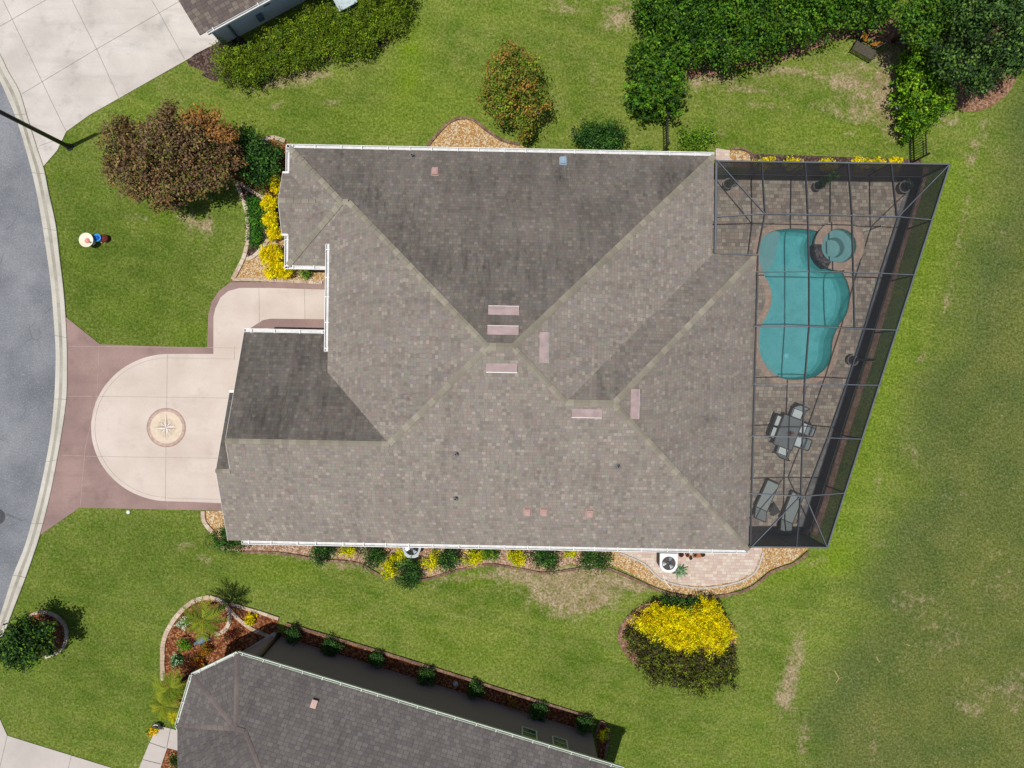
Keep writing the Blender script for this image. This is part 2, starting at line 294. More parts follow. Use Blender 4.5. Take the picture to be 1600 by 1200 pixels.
M = dict(
    grass=grass_material(), road=road_material(),
    kerb=concrete('kerb_concrete', C(214, 208, 194), C(232, 226, 214), C(150, 146, 136), .7, .25),
    kerbdirt=concrete('stained_gutter_pan', C(176, 170, 156), C(204, 198, 184), C(120, 116, 106), .9, .3, 2),
    drive=concrete('broom_finished_concrete', C(214, 205, 197), C(236, 228, 220), C(164, 164, 158), .8, .14, 3),
    walk=concrete('grey_walk_concrete', C(206, 197, 190), C(222, 212, 204), C(178, 170, 162), .4, .1, 5),
    cream=concrete('cream_stained_concrete', C(224, 207, 194), C(238, 223, 211), C(200, 182, 170), .6, .12, 9),
    brown=concrete('brown_stained_concrete', C(160, 133, 127), C(182, 153, 145), C(132, 107, 101), .8, .2, 13),
    joint=plain('joint_line', C(192, 178, 166), .9), jbrown=plain('brown_joint_line', C(196, 172, 160), .9), jdark=plain('dark_joint', C(150, 143, 136), .9),
    gravel=chips('orange_gravel', [C(232, 190, 128), C(244, 214, 164), C(214, 160, 96), C(250, 232, 200), C(200, 150, 98)], 17, .6, .15),
    pinkgravel=chips('pinkish_gravel', [C(206, 160, 128), C(226, 190, 160), C(176, 126, 98), C(234, 210, 190)], 15, .55, .3),
    mulch=chips('red_bark_mulch', [C(150, 86, 52), C(186, 118, 76), C(120, 66, 42), C(206, 150, 104), C(136, 80, 56)], 13, .45, .3),
    darkmulch=chips('dark_bark_mulch', [C(96, 76, 68), C(118, 96, 86), C(78, 62, 56), C(140, 118, 108)], 13, .45, .3),
    brownbed=chips('bare_brown_bed', [C(168, 124, 98), C(186, 144, 116), C(148, 106, 82), C(196, 160, 130)], 12, .6, .4),
    stone=cells('cream_stone_edging', [C(226, 204, 178), C(238, 220, 198), C(208, 184, 158), C(222, 196, 176)], .33, .33, C(170, 146, 122), big=.1, mw=.05, rot=.3),
    brick=cells('brown_brick_edging', [C(150, 118, 98), C(172, 140, 120), C(134, 104, 90), C(160, 132, 104)], .2, .2, C(98, 82, 68), big=.15, mw=.08, rot=.5),
    paver=cells('grey_tan_pavers', [C(186, 174, 158), C(170, 156, 144), C(202, 190, 170), C(162, 152, 144), C(190, 168, 152), C(180, 172, 156), C(154, 143, 134), C(208, 196, 178)], .21, .17, C(120, 106, 94), offs='r', big=.14, mw=.07, rot=.02),
    lightpaver=cells('pale_pink_pavers', [C(232, 214, 198), C(222, 196, 182), C(240, 226, 210), C(226, 204, 194)], .22, .15, C(190, 166, 148), offs='r', big=.05, mw=.06, rot=.02),
    coping=cells('pink_coping', [C(204, 178, 160), C(196, 170, 150), C(212, 188, 168)], .16, .16, C(172, 148, 130), big=.08, mw=.05),
    white=plain('white_metal', C(240, 240, 236, 1.3), .4, 0, .05, 3), gutin=plain('gutter_inside', C(232, 232, 232), .6, 0, .12, 5), greenwhite=plain('greenish_white_metal', C(214, 224, 204, 1.3), .45, 0, .08, 3),
    cap=cells('ridge_cap_shingle', [C(172, 164, 146), C(162, 154, 138), C(182, 174, 156), C(164, 158, 142)], .3, .3, C(140, 132, 118), 'uv', offs=0, mw=.05),
    greycap=cells('grey_ridge_cap_shingle', [C(134, 122, 117), C(126, 115, 112), C(142, 130, 124)], .3, .3, C(100, 92, 88), 'uv', offs=0, mw=.05),
    vent=plain('pinkish_vent_metal', C(176, 154, 152, 1.5), .6, 0, .14, 3), ventp=plain('pale_pink_metal', C(204, 170, 160), .5, .1, .06, 4), ventb=plain('pale_blue_skylight', C(176, 196, 214), .3, .1, .06, 4), lead=plain('lead_pipe', C(150, 148, 146), .5, .2), dark=plain('near_black_metal', (.012, .012, .014, 1), .4, .3, .2, 4, .5), black=plain('black_gap', (.006, .006, .007, 1), .9),
    shingle=cells('brown_grey_shingle', [C(*[m_+(x_-m_)*.62 for x_, m_ in zip(q_, (167, 154, 144))]) for q_ in ((168, 156, 146), (156, 147, 138), (176, 169, 154), (174, 154, 146), (160, 158, 144), (182, 172, 160), (164, 146, 138), (168, 166, 150), (172, 162, 150), (144, 137, 129), (198, 189, 175), (138, 131, 123), (160, 152, 158), (154, 160, 146))], .18, .145, C(141, 133, 124), 'uv', offs='r', mw=.11, big=.1, dark_tone=True, bstr=.22),
    greyshingle=cells('grey_shingle', [C(136, 129, 126), C(126, 119, 117), C(142, 136, 131), C(132, 125, 120), C(122, 117, 115)], .26, .17, C(98, 92, 90), 'uv', offs='r', mw=.13, big=.08, dark_tone=True, bstr=.3),
    brownshingle=cells('neighbour_brown_shingle', [C(144, 130, 122), C(122, 110, 106), C(154, 142, 130), C(130, 116, 108)], .26, .16, C(100, 90, 86), 'uv', offs='r', mw=.14, big=.12, dark_tone=True),
    stucco=plain('cream_stucco', C(214, 204, 188), .9, 0, .06, 20), darkstucco=plain('taupe_stucco', C(170, 150, 152), .9, 0, .05, 14), greystucco=plain('blue_grey_stucco', C(226, 232, 232, 1.0), .9, 0, .05, 14), base=plain('pale_plinth', C(206, 202, 198), .9, 0, .08, 9),
    glass=plain('window_glass', (.02, .035, .035, 1), .08, 0, .1, 2, .8), door=plain('panel_door', C(200, 190, 176), .6),
    frame=plain('bronze_aluminium', (.04, .044, .052, 1), .5, .1, .1, 3, .4), frametop=plain('lit_grey_aluminium', C(104, 110, 117, 1.3), .7, 0, .1, 3, .2),
    screen=screen_material('roof_screen', .72), wallscreen=screen_material('wall_screen', .54), kick=screen_material('lower_screen', .5), southscreen=screen_material('south_screen', .42),
    water=water_material('pool_water', (.56, .70, .76, 1)), plaster=plaster_material(), ledge=plain('ledge_plaster', C(186, 214, 204, 1.1), .8, 0, .05, 5), tile=chips('dark_slate_tile', [C(88, 84, 88), C(110, 104, 108), C(72, 68, 74), C(124, 118, 118)], 10, .6, .1), spot=plain('pool_lens', C(190, 250, 250, 1.0), .4),
    dsling=plain('grey_lounger_sling', C(150, 160, 156, 1.3), .8, 0, .08, 12), sling=plain('light_grey_sling', C(196, 208, 208, 1.2), .8, 0, .05, 12), tglass=plain('smoked_table_glass', C(128, 134, 134), .12, 0, .1, 2, .6), wicker=plain('dark_brown_wicker', (.035, .03, .03, 1), .7, 0, .3, 30), red=plain('red_petals', C(130, 50, 52), .7),
    pole=plain('dark_painted_steel', (.025, .026, .032, 1), .45, .2, .1, 3, .4), blue=plain('blue_glaze', C(60, 150, 225, 1.2), .3, 0, .15, 8), blued=plain('deep_blue_glaze', C(30, 100, 190, 1.3), .3), maroon=plain('maroon_clay', C(112, 46, 42), .8), ivory=plain('ivory_glaze', C(240, 232, 205, 1.25), .4, 0, .06, 8), pink=plain('pink_glaze', C(226, 150, 140, 1.2), .5, 0, .1, 8),
    potgrey=plain('grey_pot', C(132, 132, 132), .6), soil=plain('pot_soil', (.02, .016, .012, 1), .95), terra=plain('terracotta', C(190, 120, 84), .8), acwhite=plain('condenser_white', C(236, 238, 238, 1.25), .45, 0, .04, 4), acgrey=plain('condenser_grey', C(190, 196, 196), .5, 0, .05, 4), blade=plain('fan_blade', C(170, 180, 186, 1.2), .3, .5), louvre=plain('dark_louvre', C(92, 82, 74), .7),
    orange=plain('orange_wing', C(226, 150, 50), .6, 0, .2, 12), wingdark=plain('wing_black', (.02, .018, .02, 1), .6), slat=plain('weathered_mesh_seat', C(104, 98, 84), .85, 0, .25, 24), bark=plain('tree_bark', C(96, 80, 66), .95, 0, .3, 12), twig=plain('dry_twig', C(210, 190, 140), .9), utility=plain('utility_blue_white', C(200, 216, 220), .5), utilside=plain('utility_slate', C(120, 140, 152), .6), hose=plain('white_hose', C(236, 226, 210, 1.2), .6), steel=plain('manhole_iron', C(84, 86, 92), .7, .3),
    ring_a=plain('medallion_ring', C(208, 180, 166), .85, 0, .16, 9), ring_b=plain('medallion_rim', C(184, 154, 142), .85, 0, .15, 9), disc=plain('medallion_field', C(240, 220, 196), .85, 0, .05, 5), disc2=plain('medallion_inner', C(226, 206, 182), .85, 0, .12, 14), starl=plain('star_light', C(250, 242, 230), .85), stard=plain('star_dark', C(186, 164, 150), .85, 0, .15, 20),
    leaf=leaf_material('leaves', .15, .6, .22), softleaf=leaf_material('soft_leaves', .3, .65, .15), gold=leaf_material('golden_leaves', .35, .6, .2),
)
# ------------------------------------------------------------------ foliage
def leaves(name, blobs, n, size, cols, mat, parent, org, seed=0, cl=9, clr=.16, shell=.35, up=.5, aspect=1.15, bright=.42, zmin=.03, lump=None, fill=.3, cover=1.0, dens=1.7):
    rng = np.random.default_rng(seed+100); n = int(n*dens); nc = max(4, n//cl); B = np.array([b[:6] for b in blobs], float)
    if lump is None:
        lump = .3 if max(b[3] for b in blobs) > .5 else .16
    if lump:
        sub = []                       # twigs of leaves standing out from the crown, with gaps between them
        for b in B:
            k = max(3, int(cover*(b[3]*b[4]+b[3]*b[5])/lump**2)); dd = rng.normal(size=(k, 3)); dd[:, 2] = np.abs(dd[:, 2])*1.1-.25; dd /= np.linalg.norm(dd, axis=1)[:, None]
            q = b[:3]+dd*b[3:6]*rng.uniform(.62, 1.04, k)[:, None]; r_ = lump*rng.uniform(.55, 1.25, k)
            sub.append(np.c_[q, r_, r_, r_*.85])
        Bf = B; B = np.vstack(sub)
    w_ = (B[:, 3]*B[:, 4]+B[:, 3]*B[:, 5]); w_ = w_/w_.sum(); bi = rng.choice(len(B), nc, p=w_)
    d = rng.normal(size=(nc, 3)); d[:, 2] = np.where(rng.random(nc) < .8, np.abs(d[:, 2]), d[:, 2]); d /= np.linalg.norm(d, axis=1)[:, None]
    rr = 1-shell*rng.random(nc)**1.5; cen = B[bi, :3]+d*B[bi, 3:6]*rr[:, None]
    if lump:
        clr = min(clr, lump*.45); kf = int(nc*fill); fb = rng.integers(0, len(Bf), kf); u_ = rng.normal(size=(kf, 3)); u_ /= np.linalg.norm(u_, axis=1)[:, None]
        cen[:kf] = Bf[fb, :3]+u_*Bf[fb, 3:6]*rng.uniform(.2, .85, kf)[:, None]
    pal = np.array([c[:3] for c in cols]); wts = np.array([c[3] if len(c) > 4 else 1 for c in cols], float)
    bpal = np.array([rng.random(len(cols)) for _ in range(len(B))])
    ci = np.array([rng.choice(len(cols), p=(bpal[b]+.5)/(bpal[b]+.5).sum()) for b in bi])
    cb = 1+bright*(rng.random(nc)*2-1)
    k = np.repeat(np.arange(nc), cl); m = len(k)
    p = cen[k]+rng.normal(size=(m, 3))*clr*np.array([1, 1, .7]); p[:, 2] = np.maximum(p[:, 2], zmin)
    nrm = d[k]+rng.normal(size=(m, 3))*.55+np.array([0, 0, up]); nrm /= np.linalg.norm(nrm, axis=1)[:, None]
    r = rng.normal(size=(m, 3)); a = np.cross(nrm, r); a /= np.linalg.norm(a, axis=1)[:, None]; b = np.cross(nrm, a)
    s = size*(.5+.5*rng.random(m))[:, None]*.9
    V = np.stack([p-a*s, p+b*s*aspect*.5+nrm*s*.12, p+a*s, p-b*s*aspect*.5+nrm*s*.12], 1).reshape(-1, 3)-np.array(org)
    me = bpy.data.meshes.new(name); me.vertices.add(4*m); me.vertices.foreach_set('co', V.ravel())
    me.loops.add(4*m); me.loops.foreach_set('vertex_index', np.arange(4*m)); me.polygons.add(m)
    me.polygons.foreach_set('loop_start', np.arange(0, 4*m, 4)); me.polygons.foreach_set('loop_total', np.full(m, 4))
    me.update(calc_edges=True); me.materials.append(mat)
    col = pal[ci][k]*(cb[k]*(1+.25*(rng.random(m)*2-1)))[:, None]; col = np.clip(col, 0, 1)
    at = me.attributes.new('tint', 'FLOAT_COLOR', 'FACE'); at.data.foreach_set('color', np.c_[col, np.ones(m)].ravel())
    return put(name, me, parent)
def polyblobs(poly, h, r, seed=0, side=True, hv=.15):
    rng = np.random.default_rng(seed); p = np.array(poly); x0, y0 = p.min(0); x1, y1 = p.max(0); out = []
    st_ = r*.85
    for x in np.arange(x0, x1+st_, st_):
        for y in np.arange(y0, y1+st_, st_):
            q = (x+rng.uniform(-.3, .3)*st_, y+rng.uniform(-.3, .3)*st_)
            if inpoly(np.array([q[0]]), np.array([q[1]]), poly)[0]:
                hh = h*(1+rng.uniform(-hv, hv)); rz = min(r*1.3, hh*.5); out.append((q[0], q[1], hh-rz, r, r, rz))
                if side: out.append((q[0], q[1], hh*.4, r*.95, r*.95, hh*.4))
    return out
def cshift(poly, k):
    p = np.array(poly); c = p.mean(0); return [tuple(c+(q-c)*k) for q in p]
def gbush(px, py, rx, ry, h, label, cat='shrub', cols=None, n=900, size=.06, mat=None, group=None, name='shrub', seed=0, stems=True, cl=9, clr=.1, lumps=5, **kw):
    "round shrub; px,py is its crown centre in the photo, rx,ry its radii in photo pixels"
    zc = h*.55; x, y, _ = P(px, py, zc); k = (H-zc)/FPX; rx *= k; ry *= k; org = (x, y, 0)
    rng = random.Random(seed+5); t = thing(name, label, cat, org, group=group)
    bl = [(x, y, zc, rx*.85, ry*.85, h*.45)]
    for i in range(lumps):
        a = 2*math.pi*i/lumps+rng.random(); f = rng.uniform(.4, .62)
        bl.append((x+math.cos(a)*rx*f, y+math.sin(a)*ry*f, h*rng.uniform(.4, .7), rx*rng.uniform(.38, .5), ry*rng.uniform(.38, .5), h*.3))
    leaves('foliage', bl, n, size, cols or DG, mat or M['leaf'], t, org, seed, cl=cl, clr=clr, **kw)
    mb = MB(org)
    for i in range(4):
        a = i*1.57+rng.random(); mb.tube([(x+.005*math.cos(a), y+.005*math.sin(a), 0), (x+rx*.25*math.cos(a), y+ry*.25*math.sin(a), h*.35), (x+rx*.5*math.cos(a), y+ry*.5*math.sin(a), h*.6)], [.02, .014, .006], 5)
    mb.build('stem', M['bark'], t); return t
def G(r, g, b, k=.95):
    c = C(r, g, b, k); m = (c[0]+c[1]+c[2])/3; return tuple(max(0.0, m+(x-m)*1.12) for x in c[:3])+(1,)
DG = [G(38, 66, 26), G(52, 84, 32), G(70, 102, 44), G(30, 52, 24)]
MG = [G(70, 104, 30), G(92, 128, 36), G(50, 80, 28), G(112, 142, 46)]
YG = [G(250, 226, 8, 1.0), G(255, 238, 20, 1.0), G(240, 208, 6, 1.0), G(216, 200, 20, 1.0), G(168, 172, 36, 1.1)]
YG2 = [G(238, 222, 20, 1), G(214, 204, 24, 1), G(176, 186, 30, 1), G(120, 144, 34, 1)]
def tree(name, label, px, py, zc, blobs, n, size, cols, trunk_r, seed, mat=None, group=None, limbs=6, base=None, cat='tree', **kw):
    "blobs: (dx,dy in photo px right/down, dz, rx, ry, rz in metres) about the crown centre"
    x, y, _ = P(px, py, zc); k = (H-zc)/FPX; bx, by = (x, y) if base is None else P(*base)[:2]; org = (bx, by, 0)
    t = thing(name, label, cat, org, group=group); B = [(x+b[0]*k, y-b[1]*k, zc+b[2], b[3], b[4], b[5]) for b in blobs]
    leaves('crown', B, n, size, cols, mat or M['leaf'], t, org, seed, **kw)
    mb = MB(org); fork = zc*.35
    mb.tube([(bx, by, 0), (bx+.04, by-.03, fork*.5), (bx, by, fork)], [trunk_r*1.3, trunk_r, trunk_r*.85], 9)
    for i, b in enumerate(B[:limbs]):
        mid = ((bx*.5+b[0]*.5), (by*.5+b[1]*.5), (fork+b[2])*.5+.1)
        mb.tube([(bx, by, fork*.9), mid, (b[0], b[1], b[2]+b[5]*.3)], [trunk_r*.6, trunk_r*.35, trunk_r*.1], 6)
    mb.build('trunk', M['bark'], t, True); return t
def palm(px, py, h, rad, label, seed, nf=20, cols=None, base=None, group=None):
    x, y, _ = P(px, py, h); bx, by = (x, y) if base is None else P(*base)[:2]; org = (bx, by, 0); rng = random.Random(seed)
    t = thing('palm', label, 'palm', org, group=group); cols = cols or [G(104, 124, 40, 1.15), G(136, 148, 54, 1.15), G(80, 104, 34, 1.15)]
    mb = MB(org); mb.tube([(bx, by, 0), ((bx+x)/2+.02, (by+y)/2, h*.5), (x, y, h)], [.09, .07, .06], 8); mb.build('trunk', M['bark'], t)
    V = []; F = []; K = []
    for i in range(nf):
        a = 2*math.pi*i/nf+rng.uniform(-.2, .2); L = rad*rng.uniform(.75, 1.1); el = rng.uniform(.1, .9); c = rng.choice(cols); pr = None
        for s in range(13):
            u = s/12; r = L*u*math.cos(el*(1-u*.3)); z = h+L*(math.sin(el)*u-1.0*u*u*(.5+el*.3)); p = np.array((x+r*math.cos(a), y+r*math.sin(a), z))
            if s > 1:
                for sd in (-1, 1):
                    ll = L*.3*math.sin(math.pi*min(.93, u*.85+.12)); an = a+sd*rng.uniform(.6, .95)
                    q = p+np.array((math.cos(an)*ll, math.sin(an)*ll, -ll*.25)); wd = np.array((-math.sin(an), math.cos(an), 0))*.018
                    n0 = len(V); V += [p-wd, p+wd, q+wd*.2, q-wd*.2]; F.append((n0, n0+1, n0+2, n0+3)); b = rng.uniform(.75, 1.25); K.append([k*b for k in c[:3]]+[1])
            if pr is not None:
                n0 = len(V); wd = np.array((-math.sin(a), math.cos(a), 0))*.012; V += [pr-wd, pr+wd, p+wd, p-wd]; F.append((n0, n0+1, n0+2, n0+3)); K.append(list(c[:3])+[1])
            pr = p
    me = bpy.data.meshes.new('crown'); me.from_pydata([tuple(v-np.array(org)) for v in V], [], F); me.materials.append(M['softleaf'])
    me.attributes.new('tint', 'FLOAT_COLOR', 'FACE').data.foreach_set('color', np.array(K, float).ravel()); put('crown', me, t); return t
# ------------------------------------------------------------------ plans traced on the ground (photo pixels)
POOL = [(1185, 388), (1190, 372), (1202, 362), (1222, 357), (1248, 356), (1272, 359), (1300, 368), (1318, 395), (1318, 425), (1325, 440), (1329, 462), (1324, 490), (1311, 510), (1302, 532), (1299, 560), (1289, 578), (1270, 591), (1245, 595), (1220, 592), (1200, 579), (1188, 558), (1184, 535), (1187, 510), (1197, 492), (1204, 470), (1201, 447), (1191, 428), (1185, 408)]
pool_w = smooth(W(POOL), 5, True)
SPA_C = P(1311, 384, .25); SPA_R = 1.16; SPA_R2 = .86
# ------------------------------------------------------------------ ground
def ground():
    xs = np.r_[[-160, -90, -45], np.arange(-30, 30.01, .16), [45, 90, 160]]; ys = np.r_[[-160, -90, -40], np.arange(-24, 24.01, .16), [40, 90, 160]]
    X, Y = np.meshgrid(xs, ys); nx, ny = len(xs), len(ys); px, py = PX(X, Y)
    def ell(cx, cy, rx, ry, rot, s):
        a = R(rot); dx, dy = px-cx, py-cy; u = (dx*math.cos(a)+dy*math.sin(a))/rx; v = (-dx*math.sin(a)+dy*math.cos(a))/ry
        return s*np.exp(-(u*u+v*v)*.9)
    dry = np.zeros_like(X)
    for e in [(475, 118, 48, 15, -15, .95), (415, 128, 40, 9, -22, .7), (520, 160, 20, 8, 0, .5), (435, 170, 22, 12, 40, .45), (320, 100, 16, 30, -50, .5), (985, 18, 50, 20, 0, .75), (880, 12, 30, 15, 0, .55), (960, 35, 20, 12, 0, .6), (1100, 122, 45, 18, -10, .9), (930, 120, 15, 20, 0, .35),
              (1215, 113, 70, 6, -8, .75), (1195, 143, 60, 4, 4, .6), (1270, 118, 60, 6, 10, .7), (1195, 165, 50, 4, 3, .65), (1290, 172, 40, 6, 20, .5), (1330, 130, 36, 40, 20, .8), (1390, 90, 22, 55, 0, 1), (1385, 160, 22, 32, 0, .95), (1345, 180, 26, 16, 0, .6), (1225, 85, 40, 12, -15, .9), (1400, 205, 20, 20, 0, .7), (1330, 210, 30, 6, 0, .45), (1160, 140, 30, 10, 0, .4), (1120, 210, 20, 10, 0, .4),
              (1475, 190, 30, 14, 0, .65), (1520, 240, 12, 50, 18, .7), (1505, 350, 7, 60, 14, .62), (1480, 470, 6, 40, 14, .62), (1440, 560, 8, 14, 10, .7), (1565, 240, 8, 20, 0, .5), (1560, 370, 25, 25, 0, .3), (1370, 760, 5, 20, 12, .6), (1425, 700, 15, 30, 0, .4), (1375, 850, 20, 10, 0, .4),
              (865, 900, 55, 20, 0, 1), (930, 908, 60, 24, 0, 1), (860, 935, 45, 20, 10, .85), (790, 895, 40, 14, -5, .75), (990, 915, 30, 9, 15, .75), (895, 955, 30, 18, 0, .55), (935, 940, 35, 15, 0, .8), (700, 905, 60, 8, -5, .6), (540, 885, 60, 8, 5, .7), (470, 868, 50, 6, 3, .6),
              (300, 345, 26, 14, 20, .8), (326, 352, 12, 16, 0, .7), (215, 340, 30, 10, 0, .5), (318, 385, 14, 14, 0, .4), (110, 818, 16, 8, 0, .5), (285, 850, 25, 12, 0, .55), (320, 870, 16, 16, 0, .5), (265, 808, 30, 6, 0, .4),
              (1240, 1040, 14, 55, 12, 1), (1225, 1090, 16, 24, 0, .8), (1255, 1160, 14, 40, 8, .65), (1365, 1170, 10, 30, 0, .6), (1420, 940, 40, 24, 0, .5), (1480, 1000, 50, 40, 0, .45), (1540, 1080, 55, 26, -10, .45), (1515, 1110, 40, 12, 20, .5), (1590, 1080, 20, 40, 0, .5), (1480, 760, 60, 40, 0, .25), (1560, 900, 60, 60, 0, .35), (1270, 880, 40, 10, -10, .4), (75, 1130, 30, 8, 0, .3), (500, 960, 30, 8, 15, .2), (1015, 985, 12, 30, 30, .3)]:
        dry += ell(*e)
    bnd = [(1600, 130), (1565, 220), (1545, 300), (1530, 380), (1500, 450), (1465, 540), (1440, 620), (1415, 700), (1405, 800), (1360, 900), (1340, 960), (1290, 1040), (1262, 1120), (1245, 1200), (1240, 1900)]
    by = np.array([b[1] for b in bnd]); bx = np.array([b[0] for b in bnd]); edge = np.interp(py, by, bx)+14*np.sin(py/37)+8*np.sin(py/17+1)
    sd = (px-edge); field = np.clip((sd+40)/100, 0, 1)*.88; field = np.where(py < 100, np.clip((px-1560)/40, 0, 1), field)
    dark = np.exp(-((sd-40)/40)**2)*(.3+.35*np.sin(py/70+2)**2)*(py > 120); dark += .35*np.exp(-((sd-150)/60)**2)*(np.sin(py/90) > .2)
    ce = np.interp(py, [250, 860], [1483, 1290]); lush = np.clip(1-(px-ce)/70, 0, 1)*(px > ce-6)*(py > 250)*(py < 900)*.9
    for e in [(1240, 890, 120, 26, -12, .8), (610, 190, 220, 30, 3, .45), (262, 335, 20, 16, 0, 1), (200, 185, 40, 20, -30, .5), (1300, 205, 140, 22, 0, .5), (130, 410, 40, 20, 30, .5), (205, 480, 60, 30, 0, .45), (640, 110, 26, 60, 20, .7), (640, 70, 20, 60, 0, .6), (740, 905, 16, 12, 0, .8), (300, 520, 30, 20, 0, .6), (430, 900, 60, 16, 0, .6), (700, 150, 60, 30, 0, .4), (905, 1190, 80, 60, 0, .3), (760, 20, 80, 20, 0, .35), (460, 880, 40, 10, 0, .6), (730, 1010, 120, 20, 14, .3)]:
        lush += ell(*e)
    deep = np.zeros_like(X)
    for e in [(200, 440, 170, 130, 0, 1.0), (130, 1050, 190, 130, 0, .7), (230, 870, 200, 70, 0, .75), (500, 180, 110, 40, -10, .45), (120, 330, 60, 90, 0, .5), (1080, 1120, 150, 70, 0, .35), (870, 1060, 100, 40, 10, .3), (900, 150, 60, 60, 0, .2)]: deep += ell(*e)
    pw = np.array(pool_w); cx, cy = pw.mean(0); z = np.zeros_like(X)
    V = np.stack([X, Y, z], -1).reshape(-1, 3); I = np.arange(nx*ny).reshape(ny, nx)
    Fq = np.stack([I[:-1, :-1], I[:-1, 1:], I[1:, 1:], I[1:, :-1]], -1).reshape(-1, 4)
    fx = (X[:-1, :-1]+X[1:, 1:])/2; fy = (Y[:-1, :-1]+Y[1:, 1:])/2
    hole = inpoly(fx, fy, [tuple(q) for q in offset(np.array(pool_w+[pool_w[0]]), 0)]).ravel() | ((np.hypot(fx-SPA_C[0], fy-SPA_C[1]) < SPA_R).ravel())
    grow = hole.reshape(ny-1, nx-1); g2 = grow.copy()
    for a, b in ((0, 1), (0, -1), (1, 1), (1, -1)): g2 |= np.roll(grow, b, a)
    Fq = Fq[~g2.ravel()]
    me = bpy.data.meshes.new('ground'); me.from_pydata(V.tolist(), [], Fq.tolist()); me.materials.append(M['grass'])
    for n_, a in (('dry', dry), ('deep', deep), ('field', field), ('dark', dark), ('lush', lush)):
        me.attributes.new(n_, 'FLOAT', 'POINT').data.foreach_set('value', np.clip(a, 0, 1).ravel().astype(np.float32))
    struct(put('ground', me))
ground()
# ------------------------------------------------------------------ road, kerb, drives
INN = [(-150, -130), (-95, -10), (-45, 60), (-5, 118), (12, 153), (27, 190), (45, 250), (57, 300), (66, 350), (75, 410), (80, 450), (84, 500), (87, 550), (86, 600), (84, 632), (79, 680), (71, 725), (61, 772), (50, 815), (37, 858), (20, 900), (0, 962), (-30, 1040), (-75, 1140), (-140, 1260)]
OUT = [(-125, -160), (-65, -30), (-30, 35), (0, 83), (14, 112), (31, 142), (45, 187), (60, 235), (70, 265), (77, 300), (88, 350), (94, 400), (100, 450), (104, 500), (106, 550), (106, 600), (104, 632), (97, 680), (89, 725), (79, 775), (65, 830), (55, 862), (40, 905), (17, 965), (-15, 1052), (-58, 1155), (-125, 1280)]
inn = resample(smooth(W(INN), 5), 240); out_ = resample(smooth(W(OUT), 5), 240)
mb = MB(); mb.sheet([tuple(p) for p in inn+(out_-inn)*.1]+[(-90, -22), (-90, 40)], .006); struct(mb.build('road', M['road']))
mb = MB(); prof = [(0, .008), (.34, .02), (.6, .026), (.8, .075), (.97, .08), (1, .07), (1.0, 0)]; vs = []; fs = []
for i in range(240):
    for t_, z in prof: q = inn[i]+(out_[i]-inn[i])*t_; vs.append((q[0], q[1], z))
for i in range(239):
    for j in range(len(prof)-1): a = i*7+j; fs.append((a, a+7, a+8, a+1))
mb.add(vs, [f[::-1] for f in fs]); mb.m = [2 if i % 6 == 1 else 0 for i in range(len(mb.f))]
for ty in (358, 526, 621, 721, 815, 900, 270, 180, 990):
    i = int(np.argmin([abs(PX(*q)[1]-ty) for q in inn])); j = int(np.argmin([abs(PX(*q)[1]-ty) for q in out_]))
    a, b = inn[i], out_[j]; pr2 = [(0, .013), (.5, .031), (.8, .081), (1, .084)]
    for (t0, z0), (t1, z1) in zip(pr2, pr2[1:]): mb.bar((*(a+(b-a)*t0), z0), (*(a+(b-a)*t1), z1), .018, .004, 1)
struct(mb.build('kerb', [M['kerb'], M['jdark'], M['kerbdirt']], smooth=False))
mb = MB(); x, y, _ = P(-4, 807); mb.lathe((x, y, .008), [(0.0001, .012), (.26, .012), (.27, .002), (.3, .002), (.31, .014), (.36, .012), (.38, 0)], 32)
for a in range(6): mb.bar((x-.22, y-.2+a*.08, .024), (x+.22, y-.2+a*.08, .024), .02, .006)
tag(mb.build('manhole_cover', M['steel']), 'round iron manhole cover set in the asphalt at the left edge', 'manhole')
def line(mb, a, b, z, wd=.02, m=1): mb.bar((*P(*a)[:2], z), (*P(*b)[:2], z), wd, .004, m)
# neighbour's drive, top left
mb = MB(); outer_up = [tuple(q) for q in out_ if PX(*q)[1] < 264]
nd = outer_up+W([(90, 235), (104, 206), (140, 180), (186, 154), (260, 112), (345, 64), (322, 40), (265, -60), (190, -180)])
mb.sheet(nd, .03)
for a, b in [((5, 0), (65, 125)), ((65, 125), (97, 192)), ((97, 192), (104, 205)), ((113, 0), (152, 78)), ((152, 78), (186, 153)), ((237, 0), (249, 20)), ((249, 20), (289, 93)), ((0, 42), (80, -4)), ((35, 147), (150, 78)), ((150, 78), (280, 3)), ((62, 228), (92, 218))]: line(mb, a, b, .033)
struct(mb.build('neighbour_driveway', [M['drive'], M['jdark']]))
mb = MB(); mb.sheet(W([(-90, 1080), (0, 1122), (6, 1136), (12, 1149), (60, 1164), (112, 1180), (180, 1201), (330, 1260), (300, 1400), (-160, 1350)]), .03)
for a, b in [((12, 1149), (0, 1200)), ((112, 1180), (106, 1205))]: line(mb, a, b, .033)
struct(mb.build('corner_driveway', [M['walk'], M['jdark']]))
